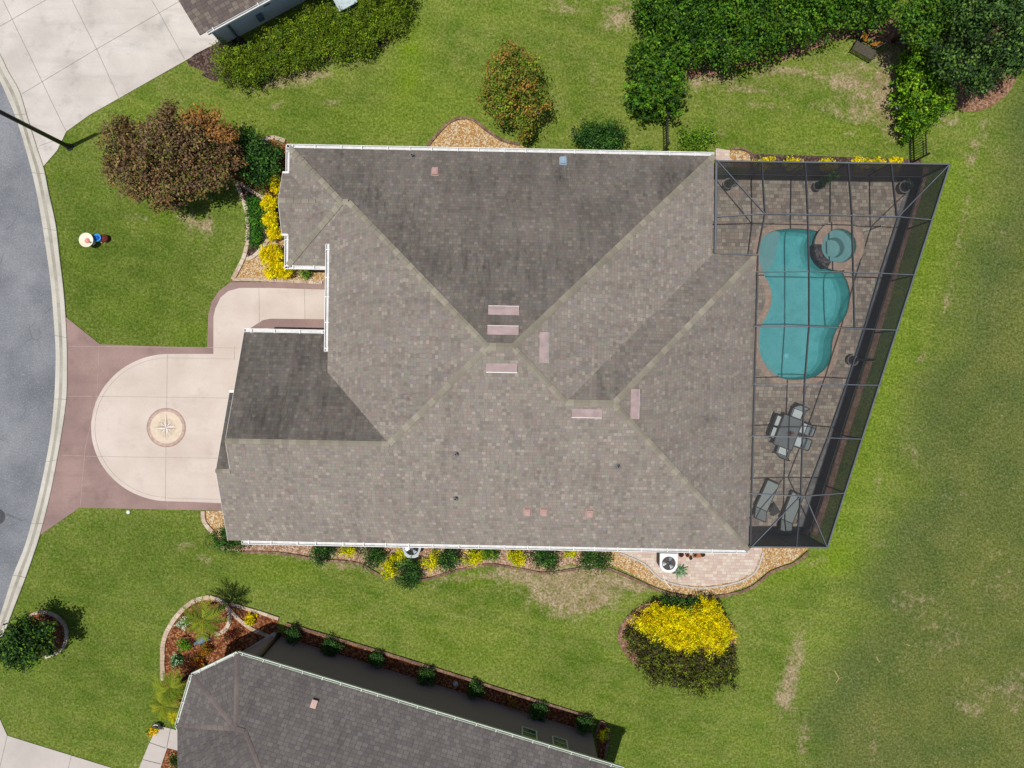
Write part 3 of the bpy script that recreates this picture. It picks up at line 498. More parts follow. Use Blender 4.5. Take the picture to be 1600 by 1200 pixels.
# main drive
arc = [(265+122*math.cos(R(a)), 668-115*math.sin(R(a))) for a in range(92, 269, 4)]
arc_i = [(265+116*math.cos(R(a)), 668-109*math.sin(R(a))) for a in range(92, 269, 4)]
wk = [(334, 553), (334, 495), (337, 482), (345, 465), (357, 455), (375, 450), (420, 450), (520, 453)]
wk_o = [(324, 544), (326, 492), (331, 472), (343, 454), (361, 441), (440, 441), (520, 446)]
okerb = [tuple(q) for q in out_ if 490 < PX(*q)[1] < 836]
mb = MB(); mb.sheet(okerb+W([(125, 793), (220, 795), (320, 797), (420, 799), (420, 554)])+W([(420, 520), (520, 520), (520, 441)])+W(wk_o[::-1][1:])+W([(157, 538)]), .035)
struct(mb.build('driveway_border', [M['brown']]))
mb = MB(); mb.sheet(W(arc)+W([(300, 784), (345, 786), (420, 787), (420, 513), (390, 514), (402, 506), (412, 500), (424, 498), (520, 499)])+W(wk[::-1])+W([(300, 553)]), .040)
for a, b in zip(arc_i, arc_i[1:]): line(mb, a, b, .0435, .018)
line(mb, (262, 559), (372, 561), .0435, .018); line(mb, (262, 778), (342, 780), .0435, .018)
for a, b in [((262, 553), (261, 638)), ((260, 698), (259, 784)), ((367, 541), (367, 562)), ((405, 450), (406, 505)), ((476, 450), (477, 499)), ((149, 619), (360, 622)), ((149, 713), (345, 716)), ((335, 543), (372, 544))]: line(mb, a, b, .0435, .022)
for a, b in [((107, 541), (335, 543)), ((156, 538), (152, 620)), ((152, 620), (134, 700)), ((105, 619), (145, 619)), ((98, 711), (150, 713)), ((134, 700), (126, 793)), ((262, 785), (262, 795))]: line(mb, a, b, .039, .02, 2)
struct(mb.build('driveway', [M['cream'], M['joint'], M['jbrown']]))
c = P(260.5, 668); t = thing('compass_medallion', 'round compass star medallion in the cream driveway', 'medallion', (c[0], c[1], .04))
def disc(name, r0, r1, z, mt, n=64):
    mb = MB(); mb.lathe((0, 0, z), [(max(r0, .0001), 0), (r1, 0), (r1, -.002)], n); f = mb.f; mb.f = [q[::-1] for q in f]; return mb.build(name, mt, t)
disc('outer_rim', .90, .96, .004, M['ring_b']); disc('rim_band', .78, .90, .004, M['ring_a']); disc('field', 0, .78, .004, M['disc']); disc('inner_disc', .0, .46, .008, M['disc2'])
mb = MB(c)
for q, (n8, L, wd) in enumerate(((4, .40, .09), (4, .66, .10))):
    for i in range(n8):
        a = i*math.pi/2+(math.pi/4 if q == 0 else 0); z = .054+.003*q
        tip = (c[0]+L*math.cos(a), c[1]+L*math.sin(a), z); cc = (c[0], c[1], z+.012)
        for s in (-1, 1): b_ = (c[0]+wd*1.3*math.cos(a+s*.785), c[1]+wd*1.3*math.sin(a+s*.785), z); mb.add([cc, tip, b_] if s > 0 else [cc, b_, tip], [(0, 1, 2)], 0 if s > 0 else 1)
st_o = mb.build('star', [M['starl'], M['stard']], t); st_o.location.z = -.04
# ------------------------------------------------------------------ beds
BZ = 0
def bed(name, pts, mt, z=.02, sm=4):
    global BZ; BZ += 1; mb = MB(); mb.sheet(smooth(W(pts), sm, True) if sm else W(pts), z-.006+.0008*BZ if z < .025 else z+.0008*BZ); return struct(mb.build(name, mt))
def edging(label, pts, mt, wd=.16, h=.11, seg=.32, name='stone_edging', gap=.012, group='stone edging strips', side=0):
    p = resample(smooth(W(pts), 6), step=.08); L = offset(p, side+wd/2); Rr = offset(p, side-wd/2); mb = MB(); k = max(2, int(seg/.08)); rng = random.Random(len(pts))
    for i in range(0, len(p)-1, k):
        j = min(len(p)-1, i+k); hh = h*rng.uniform(.85, 1.1); a = [L[m] for m in range(i, j+1)]; b = [Rr[m] for m in range(i, j+1)]
        poly = [tuple(q) for q in a]+[tuple(q) for q in b[::-1]]; cpt = np.mean(poly, 0); poly = [tuple(cpt+(np.array(q)-cpt)*.97) for q in poly]; mb.prism(poly, 0, hh)
    return tag(mb.build(name, mt), label, 'edging', group)
bed('gravel_bed_north', [(666, 232), (690, 203), (706, 190), (722, 186), (738, 189), (760, 206), (785, 221), (812, 226), (815, 240), (660, 240)], M['gravel'])
edging('brown edging round the hump of orange gravel above the north gutter', [(668, 229), (688, 205), (705, 190), (722, 185), (740, 188), (762, 205), (786, 220), (812, 226)], M['brick'], .13)
bed('garden_bed_entry', [(362, 439), (374, 420), (386, 398), (404, 384), (430, 372), (470, 375), (520, 385), (520, 441), (440, 440)], M['gravel'], sm=0)
bed('garden_bed_west', [(369, 288), (380, 290), (408, 306), (440, 290), (460, 300), (460, 375), (420, 372), (400, 395), (387, 402), (388, 360), (384, 325)], M['darkmulch'], sm=0)
bed('garden_bed_northwest', [(360, 245), (410, 219), (432, 216), (450, 222), (470, 240), (470, 310), (430, 305), (400, 298), (372, 287)], M['mulch'], sm=3)
S_ = M['stone']; M['palebrick'] = cells('salmon_brick_edging', [C(226, 178, 150), C(206, 158, 134), C(236, 194, 168)], .2, .2, C(160, 124, 102), big=.15, mw=.08, rot=.5); M['footing'] = cells('grey_footing_blocks', [C(150, 150, 150), C(164, 162, 158), C(138, 138, 140)], .4, .3, C(116, 112, 108), rot=.3)
edging('long cream stone strip curving beside the lawn west of the golden shrubs', [(369, 283), (376, 300), (384, 322), (388, 345), (388, 370), (384, 395), (376, 415), (364, 437)], S_, .2)
edging('short cream stone strip between the big round bush and ground cover', [(373, 286), (388, 295), (403, 305), (414, 310)], S_, .18)
edging('cream stone strip bounding the entry gravel, forking at the golden shrubs', [(386, 406), (398, 400), (410, 388), (420, 374)], S_, .18)
edging('straight cream stone strip along the brown walk border by the entry', [(366, 437), (400, 437), (440, 439), (504, 442)], S_, .16)
edging('small cream stone arc at the northwest roof corner', [(410, 222), (418, 217), (430, 216), (446, 221)], S_, .2)
bed('gravel_bed_south', [(340, 851), (560, 852), (760, 853), (960, 855), (960, 884), (930, 890), (890, 880), (850, 893), (810, 886), (765, 880), (715, 890), (690, 897), (665, 902), (640, 912), (610, 898), (580, 885), (540, 874), (500, 870), (440, 862), (380, 861), (345, 858)], M['pinkgravel'], sm=0)
edging('pinkish block edging winding below the shrubs under the south eave', [(380, 862), (440, 864), (500, 874), (560, 880), (600, 900), (660, 905), (700, 895), (760, 882), (810, 888), (850, 895), (905, 888), (950, 886)], M['brick'], .12)
bed('gravel_bed_garage', [(316, 798), (345, 798), (375, 800), (375, 850), (345, 845), (332, 832), (322, 818)], M['gravel'], sm=0)
edging('cream edging round the little gravel corner beside the garage', [(318, 798), (319, 812), (325, 822), (333, 831)], S_, .2)
bed('paver_pad', [(950, 855), (985, 868), (1010, 880), (1030, 902), (1060, 912), (1100, 916), (1150, 908), (1178, 892), (1190, 862), (1190, 830), (950, 830)], M['lightpaver'], .03, 0)
bed('gravel_ring', [(944, 858), (950, 880), (985, 896), (1015, 912), (1050, 925), (1090, 931), (1135, 927), (1172, 914), (1203, 890), (1238, 877), (1262, 858), (1262, 846), (1190, 840), (944, 840)], M['gravel'], .02, 0)
edging('brown edging curving outside the gravel ring by the condenser patio', [(905, 887), (945, 887), (985, 902), (1015, 916), (1050, 928), (1090, 933), (1137, 929), (1174, 917), (1205, 893), (1240, 880), (1262, 862)], M['brick'], .15)
edging('pale curb between the paver pad and the gravel ring', [(968, 864), (1005, 880), (1030, 903), (1060, 914), (1100, 918), (1150, 910), (1180, 893), (1192, 862)], M['base'], .08, .07, .5)
bed('side_pavers', [(1118, 232), (1140, 235), (1141, 262), (1118, 262)], M['lightpaver'], .03, 0)
bed('side_gravel', [(1141, 234), (1172, 238), (1180, 262), (1141, 262)], M['gravel'], .02, 0)
edging('short brown edging by the little gravel patch north of the cage', [(1141, 233), (1158, 233), (1172, 240), (1176, 252)], M['brick'], .12)
bed('cage_bed_north', [(1172, 240), (1440, 250), (1436, 276), (1172, 276)], M['darkmulch'], .02, 0)
bed('cage_bed_east', [(1428, 262), (1452, 262), (1420, 350), (1352, 560), (1282, 790), (1265, 840), (1244, 840), (1340, 557), (1424, 286)], M['darkmulch'], .02, 0)
edging('long brown block edging outside the east screen wall', [(1447, 262), (1433, 310), (1399, 420), (1359, 560), (1330, 650), (1290, 780), (1272, 835)], M['palebrick'], .28, .06)
bed('garden_bed_corner', [(255, 1058), (255, 1020), (261, 990), (280, 958), (305, 938), (330, 932), (360, 942), (436, 966), (433, 1000), (400, 1022), (330, 1090), (262, 1110)], M['mulch'], .02, 0)
edging('cream curb sweeping round the west side of the palm bed', [(256, 1062), (255, 1030), (257, 1000), (268, 975), (285, 953), (305, 938), (328, 932)], S_, .22)
edging('cream curb looping round the palm in the corner bed', [(328, 932), (346, 938), (357, 950), (360, 965), (355, 980), (345, 988), (336, 990)], S_, .2)
edging('cream curb running diagonally from the palm loop to the taupe wall', [(350, 941), (363, 955), (378, 970), (398, 984), (422, 993)], S_, .18)
edging('cream curb along the lawn north of the yellow flowers', [(362, 943), (385, 950), (412, 958), (436, 966)], S_, .16)
bed('mulch_strip', [(447, 973), (690, 1047), (928, 1122), (922, 1150), (700, 1085), (436, 1004)], M['mulch'], .02, 0)
edging('long grey block edging beside the mulch strip of the taupe house', [(448, 974), (570, 1010), (690, 1047), (810, 1085), (926, 1121)], M['brick'], .14)
bed('mulch_corner_bed', [(932, 1148), (940, 1126), (950, 1135), (952, 1150), (940, 1196), (936, 1196)], M['mulch'], .02, 0)
edging('curved edging round the small bed at the east end of the taupe house', [(931, 1146), (938, 1127), (947, 1132), (951, 1146), (948, 1165), (941, 1194)], M['brick'], .12)
bed('front_walk', [(216, 1204), (232, 1165), (247, 1133), (276, 1140), (330, 1160), (330, 1190), (292, 1176), (262, 1168), (256, 1185), (250, 1204)], M['walk'], .03, 0)
mb = MB()
for a, b in [((233, 1159), (259, 1168)), ((224, 1186), (252, 1193)), ((267, 1138), (261, 1168))]: line(mb, a, b, .062, .02, 0)
struct(mb.build('walk_joints', [M['jdark']]))
bed('mulch_walk_bed', [(262, 1169), (292, 1177), (330, 1195), (330, 1240), (245, 1240), (250, 1204)], M['mulch'], .02, 0)
bed('round_bed', [(40, 962), (55, 957), (72, 955), (90, 963), (102, 978), (104, 998), (98, 1012), (85, 1022), (72, 1026), (40, 1010)], M['mulch'], .02, 3)
edging('pinkish ring edging round the bed of the bush near the kerb', [(40, 970), (55, 958), (72, 956), (90, 963), (103, 978), (105, 998), (97, 1014), (84, 1022), (72, 1026)], S_, .15)
bed('island_bed', [(968, 990), (975, 968), (995, 950), (1020, 940), (1050, 936), (1090, 940), (1120, 952), (1145, 975), (1150, 1010), (1140, 1045), (1090, 1050), (1000, 1040), (975, 1018)], M['brownbed'], .02, 3)
edging('dark edging round the west side of the golden island bed', [(976, 1020), (967, 1000), (968, 985), (977, 968), (995, 951), (1020, 940), (1052, 936), (1090, 940)], M['brick'], .1, .06)
bed('hedge_bed_west', [(292, 95), (345, 66), (380, 60), (400, 130), (360, 130), (320, 112)], M['darkmulch'], .02, 3)
bed('hedge_bed_south', [(335, 100), (640, -20), (640, 15), (620, 52), (580, 82), (540, 92), (480, 98), (440, 115), (400, 132), (350, 130)], M['darkmulch'], .018, 3)
bed('bare_bed_east', [(1408, 60), (1500, 20), (1590, 60), (1592, 110), (1575, 145), (1545, 168), (1515, 175), (1490, 165), (1470, 130), (1440, 120)], M['brownbed'], .02, 3)
bed('bare_bed_north', [(1020, 20), (1120, 60), (1400, 30), (1410, 70), (1330, 58), (1230, 92), (1160, 105), (1110, 118), (1062, 118), (1060, 90)], M['brownbed'], .018, 3)
# ------------------------------------------------------------------ main house
TH = R(-1.1); ZE = 2.75; SL = .4167; ch_, sh_ = math.cos(TH), math.sin(TH)
def LW(u, v, z=0): return (u*ch_-v*sh_, u*sh_+v*ch_, z)
def LU(px, py, z=ZE): x, y, _ = P(px, py, z); return (x*ch_+y*sh_, -x*sh_+y*ch_)
xW = LU(452, 260)[0]; xE = LU(1114, 320)[0]; xE2 = LU(1175, 640)[0]; yN = LU(780, 237)[1]; yS = LU(760, 852)[1]; yN2 = LU(1150, 399)[1]; yB = LU(478, 415)[1]; yG = LU(445, 520)[1]
xW2 = xW+.3; xC = LU(513, 470, ZE+.75)[0]; zg = ZE+SL*(yG-yS)/2
xG = LU(352, 684, zg)[0]; vg = (yG+yS)/2; yF = LU(361, 613)[1]; vf = (yF+yS)/2; xF = LU(337, 738, ZE+SL*(yF-yS)/2)[0]
va = (yN+yS)/2; ha = (yN-yS)/2; hr = (yN-yB)/2; vr = (yN+yB)/2; hw = (yN2-yS)/2; vw = (yN2+yS)/2; hg = (yG-yS)/2; hf = (yF-yS)/2
aE = (xE-ha, va); aW = (xW2+ha, va); R0 = (xW+hr, vr); R1 = (xW2+hr, vr); Gr = (xW2+hg, vg); Rw1 = (xE-hw, vw); Rw2 = (xE2-hw, vw)
V1 = (xC, yG-(xC-xW2)); H1 = (xC, yB+(xC-xW2))
pl = {'N': lambda u, v: yN-v, 'S': lambda u, v: v-yS, 'W': lambda u, v: u-xW, 'W2': lambda u, v: u-xW2, 'E': lambda u, v: xE-u, 'E2': lambda u, v: xE2-u, 'N2': lambda u, v: yN2-v, 'G': lambda u, v: yG-v, 'F': lambda u, v: yF-v, 'B': lambda u, v: v-yB}
vb = LU(440, 318)[1]; hb = LU(440, 270)[1]-vb; xBay = LU(434, 318, ZE+.6)[0]
pl['BN'] = lambda u, v: vb+hb-v; pl['BS'] = lambda u, v: v-(vb-hb)
hx, hy = P(800, 560)[:2]; house = thing('house', 'large tan house with brown grey shingle hip roof in the middle', 'house', (hx, hy, 0)); ho = (hx, hy, 0)
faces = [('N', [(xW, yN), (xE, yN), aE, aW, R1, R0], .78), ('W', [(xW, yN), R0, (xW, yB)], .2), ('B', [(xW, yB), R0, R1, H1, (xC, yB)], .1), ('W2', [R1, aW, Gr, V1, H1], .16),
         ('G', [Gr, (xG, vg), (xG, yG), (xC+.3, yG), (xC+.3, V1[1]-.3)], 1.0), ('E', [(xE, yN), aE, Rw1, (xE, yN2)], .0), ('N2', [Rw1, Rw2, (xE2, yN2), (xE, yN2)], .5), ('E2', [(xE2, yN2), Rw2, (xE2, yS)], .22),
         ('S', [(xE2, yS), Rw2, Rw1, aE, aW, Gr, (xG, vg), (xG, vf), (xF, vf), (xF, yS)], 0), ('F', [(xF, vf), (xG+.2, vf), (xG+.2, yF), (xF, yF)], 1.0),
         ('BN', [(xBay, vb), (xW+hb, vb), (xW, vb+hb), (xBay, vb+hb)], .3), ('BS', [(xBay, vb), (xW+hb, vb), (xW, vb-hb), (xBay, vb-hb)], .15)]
DN = {'N': (0, 1), 'N2': (0, 1), 'G': (0, 1), 'F': (0, 1), 'BN': (0, 1), 'S': (0, -1), 'B': (0, -1), 'BS': (0, -1), 'W': (-1, 0), 'W2': (-1, 0), 'E': (1, 0), 'E2': (1, 0)}
def roofmesh(name, polys, mt, parent, org, thick=.14):
    "polys: list of (list of 3D points, downslope direction, stain)"
    me = bpy.data.meshes.new(name); V = []; F = []; UV = []; ST = []
    for pts, dn, s_ in polys:
        dn = np.array(dn, float); dn /= np.hypot(*dn); al = np.array((-dn[1], dn[0])); k = math.sqrt(1+SL*SL)
        n0 = len(V); q = [np.array(p, float) for p in pts]
        ar = sum(q[i][0]*q[(i+1) % len(q)][1]-q[(i+1) % len(q)][0]*q[i][1] for i in range(len(q)))
        if ar < 0: q = q[::-1]
        V += [tuple(p-np.array(org)) for p in q]; F.append(tuple(range(n0, n0+len(q))))
        UV += [(float(p[:2]@al)+50, -float(p[:2]@dn)*k+80) for p in q]; ST += [s_]
    me.from_pydata(V, [], F); uv = me.uv_layers.new(name='uv')
    uv.data.foreach_set('uv', np.array([UV[l.vertex_index] for l in me.loops]).ravel())
    me.attributes.new('dark_tone', 'FLOAT', 'FACE').data.foreach_set('value', ST); me.materials.append(mt); me.update()
    o = put(name, me, parent); sm = o.modifiers.new('thick', 'SOLIDIFY'); sm.thickness = thick; sm.offset = -1; return o
def h3(k, p): return LW(p[0], p[1], ZE+SL*pl[k](*p))
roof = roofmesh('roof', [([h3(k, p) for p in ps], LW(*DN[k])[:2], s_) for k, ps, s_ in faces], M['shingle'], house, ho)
def capline(mb, a, b, fz, wd=.30, step=.3):
    wd *= .86
    a = np.array(a, float); b = np.array(b, float); L = np.hypot(*(b-a)); n = max(1, int(L/step)); d = (b-a)/L; pn = np.array((-d[1], d[0]))
    for i in range(n):
        q0 = a+d*L*i/n; q1 = a+d*L*min(n, i+1.05)/n; vs = []
        for q, lift in ((q0, .03), (q1, .055)):
            for s, e in ((-1, 0), (-.5, .006), (0, .012), (.5, .006), (1, 0)):
                r = q+pn*s*wd/2; vs.append((r[0], r[1], fz(r[0], r[1])+lift+e))
        mb.add(vs, [(0, 1, 6, 5), (1, 2, 7, 6), (2, 3, 8, 7), (3, 4, 9, 8), (5, 6, 7, 8, 9)])
def buildcap(mb, mt, parent):
    o = mb.build('ridge_cap', mt, parent); me = o.data; uv = me.uv_layers.new(name='uv')
    k = 0; a = np.zeros((len(me.loops), 2))
    for p in me.polygons:
        s = (p.index//5)*.3+.15
        for l in p.loop_indices: a[l] = (.15, s)
    uv.data.foreach_set('uv', a.ravel()); return o
for a, b, k1, k2, wd in [((xW, yN), R0, 'N', 'W', .3), (R1, aW, 'N', 'W2', .3), ((xE, yN), aE, 'N', 'E', .3), (aW, aE, 'N', 'S', .36), (aW, Gr, 'W2', 'S', .3), (aE, Rw1, 'E', 'S', .3), (Rw1, Rw2, 'N2', 'S', .32), (Rw2, (xE2, yN2), 'N2', 'E2', .3), (Rw2, (xE2, yS), 'S', 'E2', .3), ((xW, yB), R0, 'W', 'B', .3), (R0, R1, 'N', 'B', .3), (Gr, (xG, vg), 'G', 'S', .26), ((xG, vf), (xF, vf), 'F', 'S', .22), ((xBay, vb), (xW+hb, vb), 'BN', 'BS', .24)]:
    A, B_ = LW(*a), LW(*b); mb = MB(ho)
    def fz(x, y, k1=k1, k2=k2): u, v = x*ch_+y*sh_, -x*sh_+y*ch_; return ZE+SL*min(pl[k1](u, v), pl[k2](u, v))
    capline(mb, A[:2], B_[:2], fz, wd); buildcap(mb, M['cap'], house)
def gutter(parent, org, a, b, z, outn, mt=None, wd=.155, hang=1.05, seams=True):
    "open K gutter from a to b; outn points away from the roof"
    a = np.array(a[:2], float); b = np.array(b[:2], float); d = (b-a); L = np.hypot(*d); d /= L; n = np.array(outn, float); n /= np.hypot(*n); mb = MB(org)
    t3 = lambda q, zz: (q[0], q[1], zz)
    mb.bar(t3(a+n*(wd), z-.03), t3(b+n*(wd), z-.03), .024, .12, 0); mb.bar(t3(a+n*.012, z-.035), t3(b+n*.012, z-.035), .016, .11, 0); mb.bar(t3(a+n*wd*.5, z-.085), t3(b+n*wd*.5, z-.085), wd-.03, .012, 1)
    for s in np.arange(.3, L, hang): q = a+d*(s+random.uniform(-.12, .12)); mb.bar(t3(q-n*.05, z+.035), t3(q+n*(wd+.01), z+.035), .03, .01, 0)
    for q in (a, b): mb.bar(t3(q, z-.03), t3(q+n*wd, z-.03), .012, .12, 0)
    return mb.build('gutter', [mt or M['white'], M['gutin']], parent)
nN, nS, nW_ = LW(0, 1)[:2], LW(0, -1)[:2], LW(-1, 0)[:2]
def gl(u0, v0, u1, v1, n, dz=0): return gutter(house, ho, LW(u0, v0), LW(u1, v1), ZE-.03+dz, n)
gl(xW-.13, yN, xE, yN, nN); gl(xG, yS, xE2, yS, nS); gl(xW, yN+.13, xW, vb+hb, nW_); gl(xW, vb-hb, xW, yB-.13, nW_); gl(xW-.13, yB, xC-.02, yB, nS); gl(xG, yG, xC, yG, nN); gl(xC, LU(511, 381, ZE+.75)[1], xC, LU(507, 549, ZE+.75)[1], nW_, SL*(xC-xW2))
mb = MB(ho)
for u0, v0, u1, v1 in ((xBay, vb+hb+.02, xW-.02, vb+hb+.02), (xBay, vb-hb-.02, xW-.02, vb-hb-.02)):   # little bay returns
    mb = MB(ho); mb.bar(LW(u0, v0, ZE-.04), LW(u1, v1, ZE-.04), .08, .12); mb.build('gutter_return', M['white'], house)
mb = MB(ho); mb.bar(LW(xF-.01, yF+.04, ZE-.03), LW(xG, yF+.04, ZE-.03), .1, .1); mb.build('gutter_return', M['white'], house)
# fascia boards on the gables
mb = MB(ho)
for a, b, ka in [((xF-.015, vf), (xF-.015, yS), 'S'), ((xF-.015, vf), (xF-.015, yF), 'F'), ((xG-.015, vg), (xG-.015, yG), 'G'), ((xG-.015, vg), (xG-.015, vf), 'S'), ((xBay-.015, vb), (xBay-.015, vb+hb), 'BN'), ((xBay-.015, vb), (xBay-.015, vb-hb), 'BS')]:
    A = list(h3(ka, a)); B_ = list(h3(ka, b)); A[2] -= .12; B_[2] -= .12; mb = MB(ho); mb.bar(A, B_, .02, .16); mb.build('fascia', M['white'], house)
# walls under the roof
o_ = .5; foot = [(xW+o_, yN-o_), (xE-o_, yN-o_), (xE-o_, yN2-o_), (xE2-1.2, yN2-o_), (xE2-1.2, yS+o_), (xF+o_, yS+o_), (xF+o_, yF-.4), (xG+o_, yF-.4), (xG+o_, yG-o_), (xC+1.2, yG-o_), (xC+1.2, yB+o_), (xW+o_, yB+o_)]
mb = MB(ho); mb.prism([LW(*p)[:2] for p in foot], 0, ZE-.16)
for x_, v0, v1, vm in ((xF+o_, yS+o_, yF-.4, vf), (xG+o_, vf, yG-o_, vg)):
    zt = ZE+SL*(vm-yS)-.25; mb.add([LW(x_, v0, ZE-.16), LW(x_, v1, ZE-.16), LW(x_, vm, zt), LW(x_+.15, v0, ZE-.16), LW(x_+.15, v1, ZE-.16), LW(x_+.15, vm, zt)], [(0, 2, 1), (3, 4, 5), (0, 3, 5, 2), (1, 2, 5, 4)])
mb.build('wall', M['stucco'], house)
def opening(name, u, v, wdt, z0, z1, face, house=house, ho=ho, lw=LW, mt='glass', fr='white', panes=2):
    "window or door leaf on a wall whose outward direction is face (local)"
    fx, fy = face; ax, ay = -fy, fx; mb = MB(ho); f = .06
    c = lambda s, z, dd=.03: lw(u+ax*s+fx*dd, v+ay*s+fy*dd, z)
    mb.bar(c(-wdt/2, (z0+z1)/2), c(wdt/2, (z0+z1)/2), .03, z1-z0); g = mb.build(name, M[mt], house); mb = MB(ho)
    for s in (-wdt/2, wdt/2): mb.bar(c(s, z0-f, .045), c(s, z1+f, .045), .07, f)
    for z in (z0, z1): mb.bar(c(-wdt/2, z, .05), c(wdt/2, z, .05), .07, f)
    for i in range(1, panes): s = -wdt/2+wdt*i/panes; mb.bar(c(s, z0, .05), c(s, z1, .05), .04, .03)
    mb.build('frame', M[fr], g); return g
for u in (-7, -1.5, 3.5): opening('window', u, yS+o_, 1.3, .9, 2.2, (0, -1))
for u in (-8, -3, 2, 6.5): opening('window', u, yN-o_, 1.2, .9, 2.2, (0, 1))
opening('window', xW+o_, vb, 1.9, .6, 2.2, (-1, 0), panes=3)
opening('garage_door', xF+o_, vf, 4.9, .03, 2.3, (-1, 0), mt='door', panes=4); opening('garage_door', xG+o_, (yG-o_+yF-.4)/2, 2.6, .03, 2.3, (-1, 0), mt='door', panes=2)
opening('front_door', xC+1.2, (yG+yB)/2, 1.1, .05, 2.2, (-1, 0), mt='door', panes=1); opening('patio_door', xE2-1.2, 2, 3.2, .05, 2.2, (1, 0), panes=3); opening('patio_door', xE2-1.2, -3.5, 2.2, .05, 2.2, (1, 0), panes=2)
# roof fittings
def fit(px, py, kinds, dz=.05):
    z = ZE+1.5
    for _ in range(8): u, v = LU(px, py, z); z = ZE+SL*min(pl[k](u, v) for k in kinds)
    return u, v, z
def dnormal(k): d = DN[k]; n = Vector((*LW(*d)[:2], 0))*SL+Vector((0, 0, 1)); return n.normalized()
def off_ridge(px, py, k, L=1.25, wd=.36):
    u, v, z = fit(px, py, [k]); n = dnormal(k); dn = Vector((*LW(*DN[k])[:2], -SL)).normalized(); al = n.cross(dn).normalized(); c = Vector(LW(u, v, z)); mb = MB(ho); vs = []
    prof = [(-wd/2, .0), (-wd/2, .015), (0.02, .1), (wd/2-.03, .14), (wd/2-.02, .05), (wd/2, .02), (wd/2+.02, .02), (wd/2+.02, 0)]
    for s in (-L/2, L/2):
        for a, h in prof: vs.append(c+al*s+dn*a+n*h)
    m_ = len(prof); mb.add(vs, [(i, i+1, m_+i+1, m_+i) for i in range(m_-1)]+[tuple(range(m_-1, -1, -1)), tuple(range(m_, 2*m_))])
    o = mb.build('ridge_vent', M['vent'], roof); mb = MB(ho); e = c+dn*(wd/2+.03)+n*.03
    mb.bar(e-al*L/2, e+al*L/2, .03, .02); s2 = c+dn*(wd/2-.005)+n*.07; mb.bar(s2-al*(L/2-.05), s2+al*(L/2-.05), .012, .06, 1); mb.build('drip_edge', [M['white'], M['dark']], roof)
for px, py, k in ((787, 486, 'N'), (786, 517, 'N'), (784, 574, 'S'), (849, 543, 'E'), (917, 645, 'S'), (991, 631, 'E2')): off_ridge(px, py, k)
def boxvent(px, py, k, mt, a=.26, b=.34):
    u, v, z = fit(px, py, [k]); n = dnormal(k); dn = Vector((*LW(*DN[k])[:2], -SL)).normalized(); al = n.cross(dn).normalized(); c = Vector(LW(u, v, z)); mb = MB(ho)
    mb.bar(c-dn*b/2+n*.06, c+dn*b/2+n*.08, a, .1); mb.bar(c-dn*(b/2+.03)+n*.008, c+dn*(b/2+.04)+n*.008, a+.08, .012); mb.bar(c-dn*b*.3+n*.135, c+dn*b*.3+n*.15, a*.6, .012); mb.build('roof_vent', mt, roof)
for px, py, k, mt in ((680, 269, 'N', 'ventp'), (880, 252, 'N', 'ventb'), (824, 799, 'S', 'ventp'), (850, 799, 'S', 'ventp'), (921, 801, 'S', 'ventp')): boxvent(px, py, k, M[mt])
for px, py, k in ((713, 709, 'S'), (712, 778, 'S'), (965, 728, 'S'), (645, 245, 'N')):
    u, v, z = fit(px, py, [k]); mb = MB(ho); p = Vector(LW(u, v, z)); mb.lathe(p, [(.13, .0), (.1, .05), (.05, .1), (.05, .32), (.04, .32), (.04, .2)], 14); mb.build('vent_pipe', M['lead'], roof)
# ------------------------------------------------------------------ pool, spa and patio
patio_o = W([(1114, 278), (1424, 284), (1426, 290), (1342, 557), (1249, 831), (1150, 831), (1100, 700), (1100, 500), (1050, 400), (1050, 300)])
SC = (SPA_C[0], SPA_C[1])
hole = [tuple(p) for p in pool_w]
def unionhole():
    "pool outline joined with the spa circle"
    pts = []
    cx, cy = np.mean(pool_w, 0)
    for i in range(200):
        a = 2*math.pi*i/200; pts.append((SC[0]+SPA_R*math.cos(a), SC[1]+SPA_R*math.sin(a)))
    outside_spa = [p for p in pool_w if math.hypot(p[0]-SC[0], p[1]-SC[1]) > SPA_R]
    i0 = next(i for i in range(len(pool_w)) if math.hypot(pool_w[i][0]-SC[0], pool_w[i][1]-SC[1]) > SPA_R and math.hypot(pool_w[i-1][0]-SC[0], pool_w[i-1][1]-SC[1]) <= SPA_R)
    chain = []
    for k in range(len(pool_w)):
        p = pool_w[(i0+k) % len(pool_w)]
        if math.hypot(p[0]-SC[0], p[1]-SC[1]) <= SPA_R: break
        chain.append(p)
    aS = math.atan2(chain[-1][1]-SC[1], chain[-1][0]-SC[0]); aE_ = math.atan2(chain[0][1]-SC[1], chain[0][0]-SC[0])
    best = None
    for sgn in (1, -1):
        d = (aE_-aS)*sgn % (2*math.pi); arc_ = [(SC[0]+SPA_R*math.cos(aS+sgn*d*j/40), SC[1]+SPA_R*math.sin(aS+sgn*d*j/40)) for j in range(1, 40)]
        mid = arc_[20]; ins = inpoly(np.array([mid[0]]), np.array([mid[1]]), pool_w)[0]
        if not ins: best = (arc_, sgn, aS, d)
    return chain, best
chain, (arc_out, sg_, a_s, d_) = unionhole()
mb = MB(); mb.sheet(patio_o, .03, 0, [chain+arc_out]); struct(mb.build('patio', M['paver']))
px0, py0, _ = P(1250, 480); po = (px0, py0, 0); pool = thing('swimming_pool', 'freeform teal swimming pool with attached round spa under the screen cage', 'pool', po)
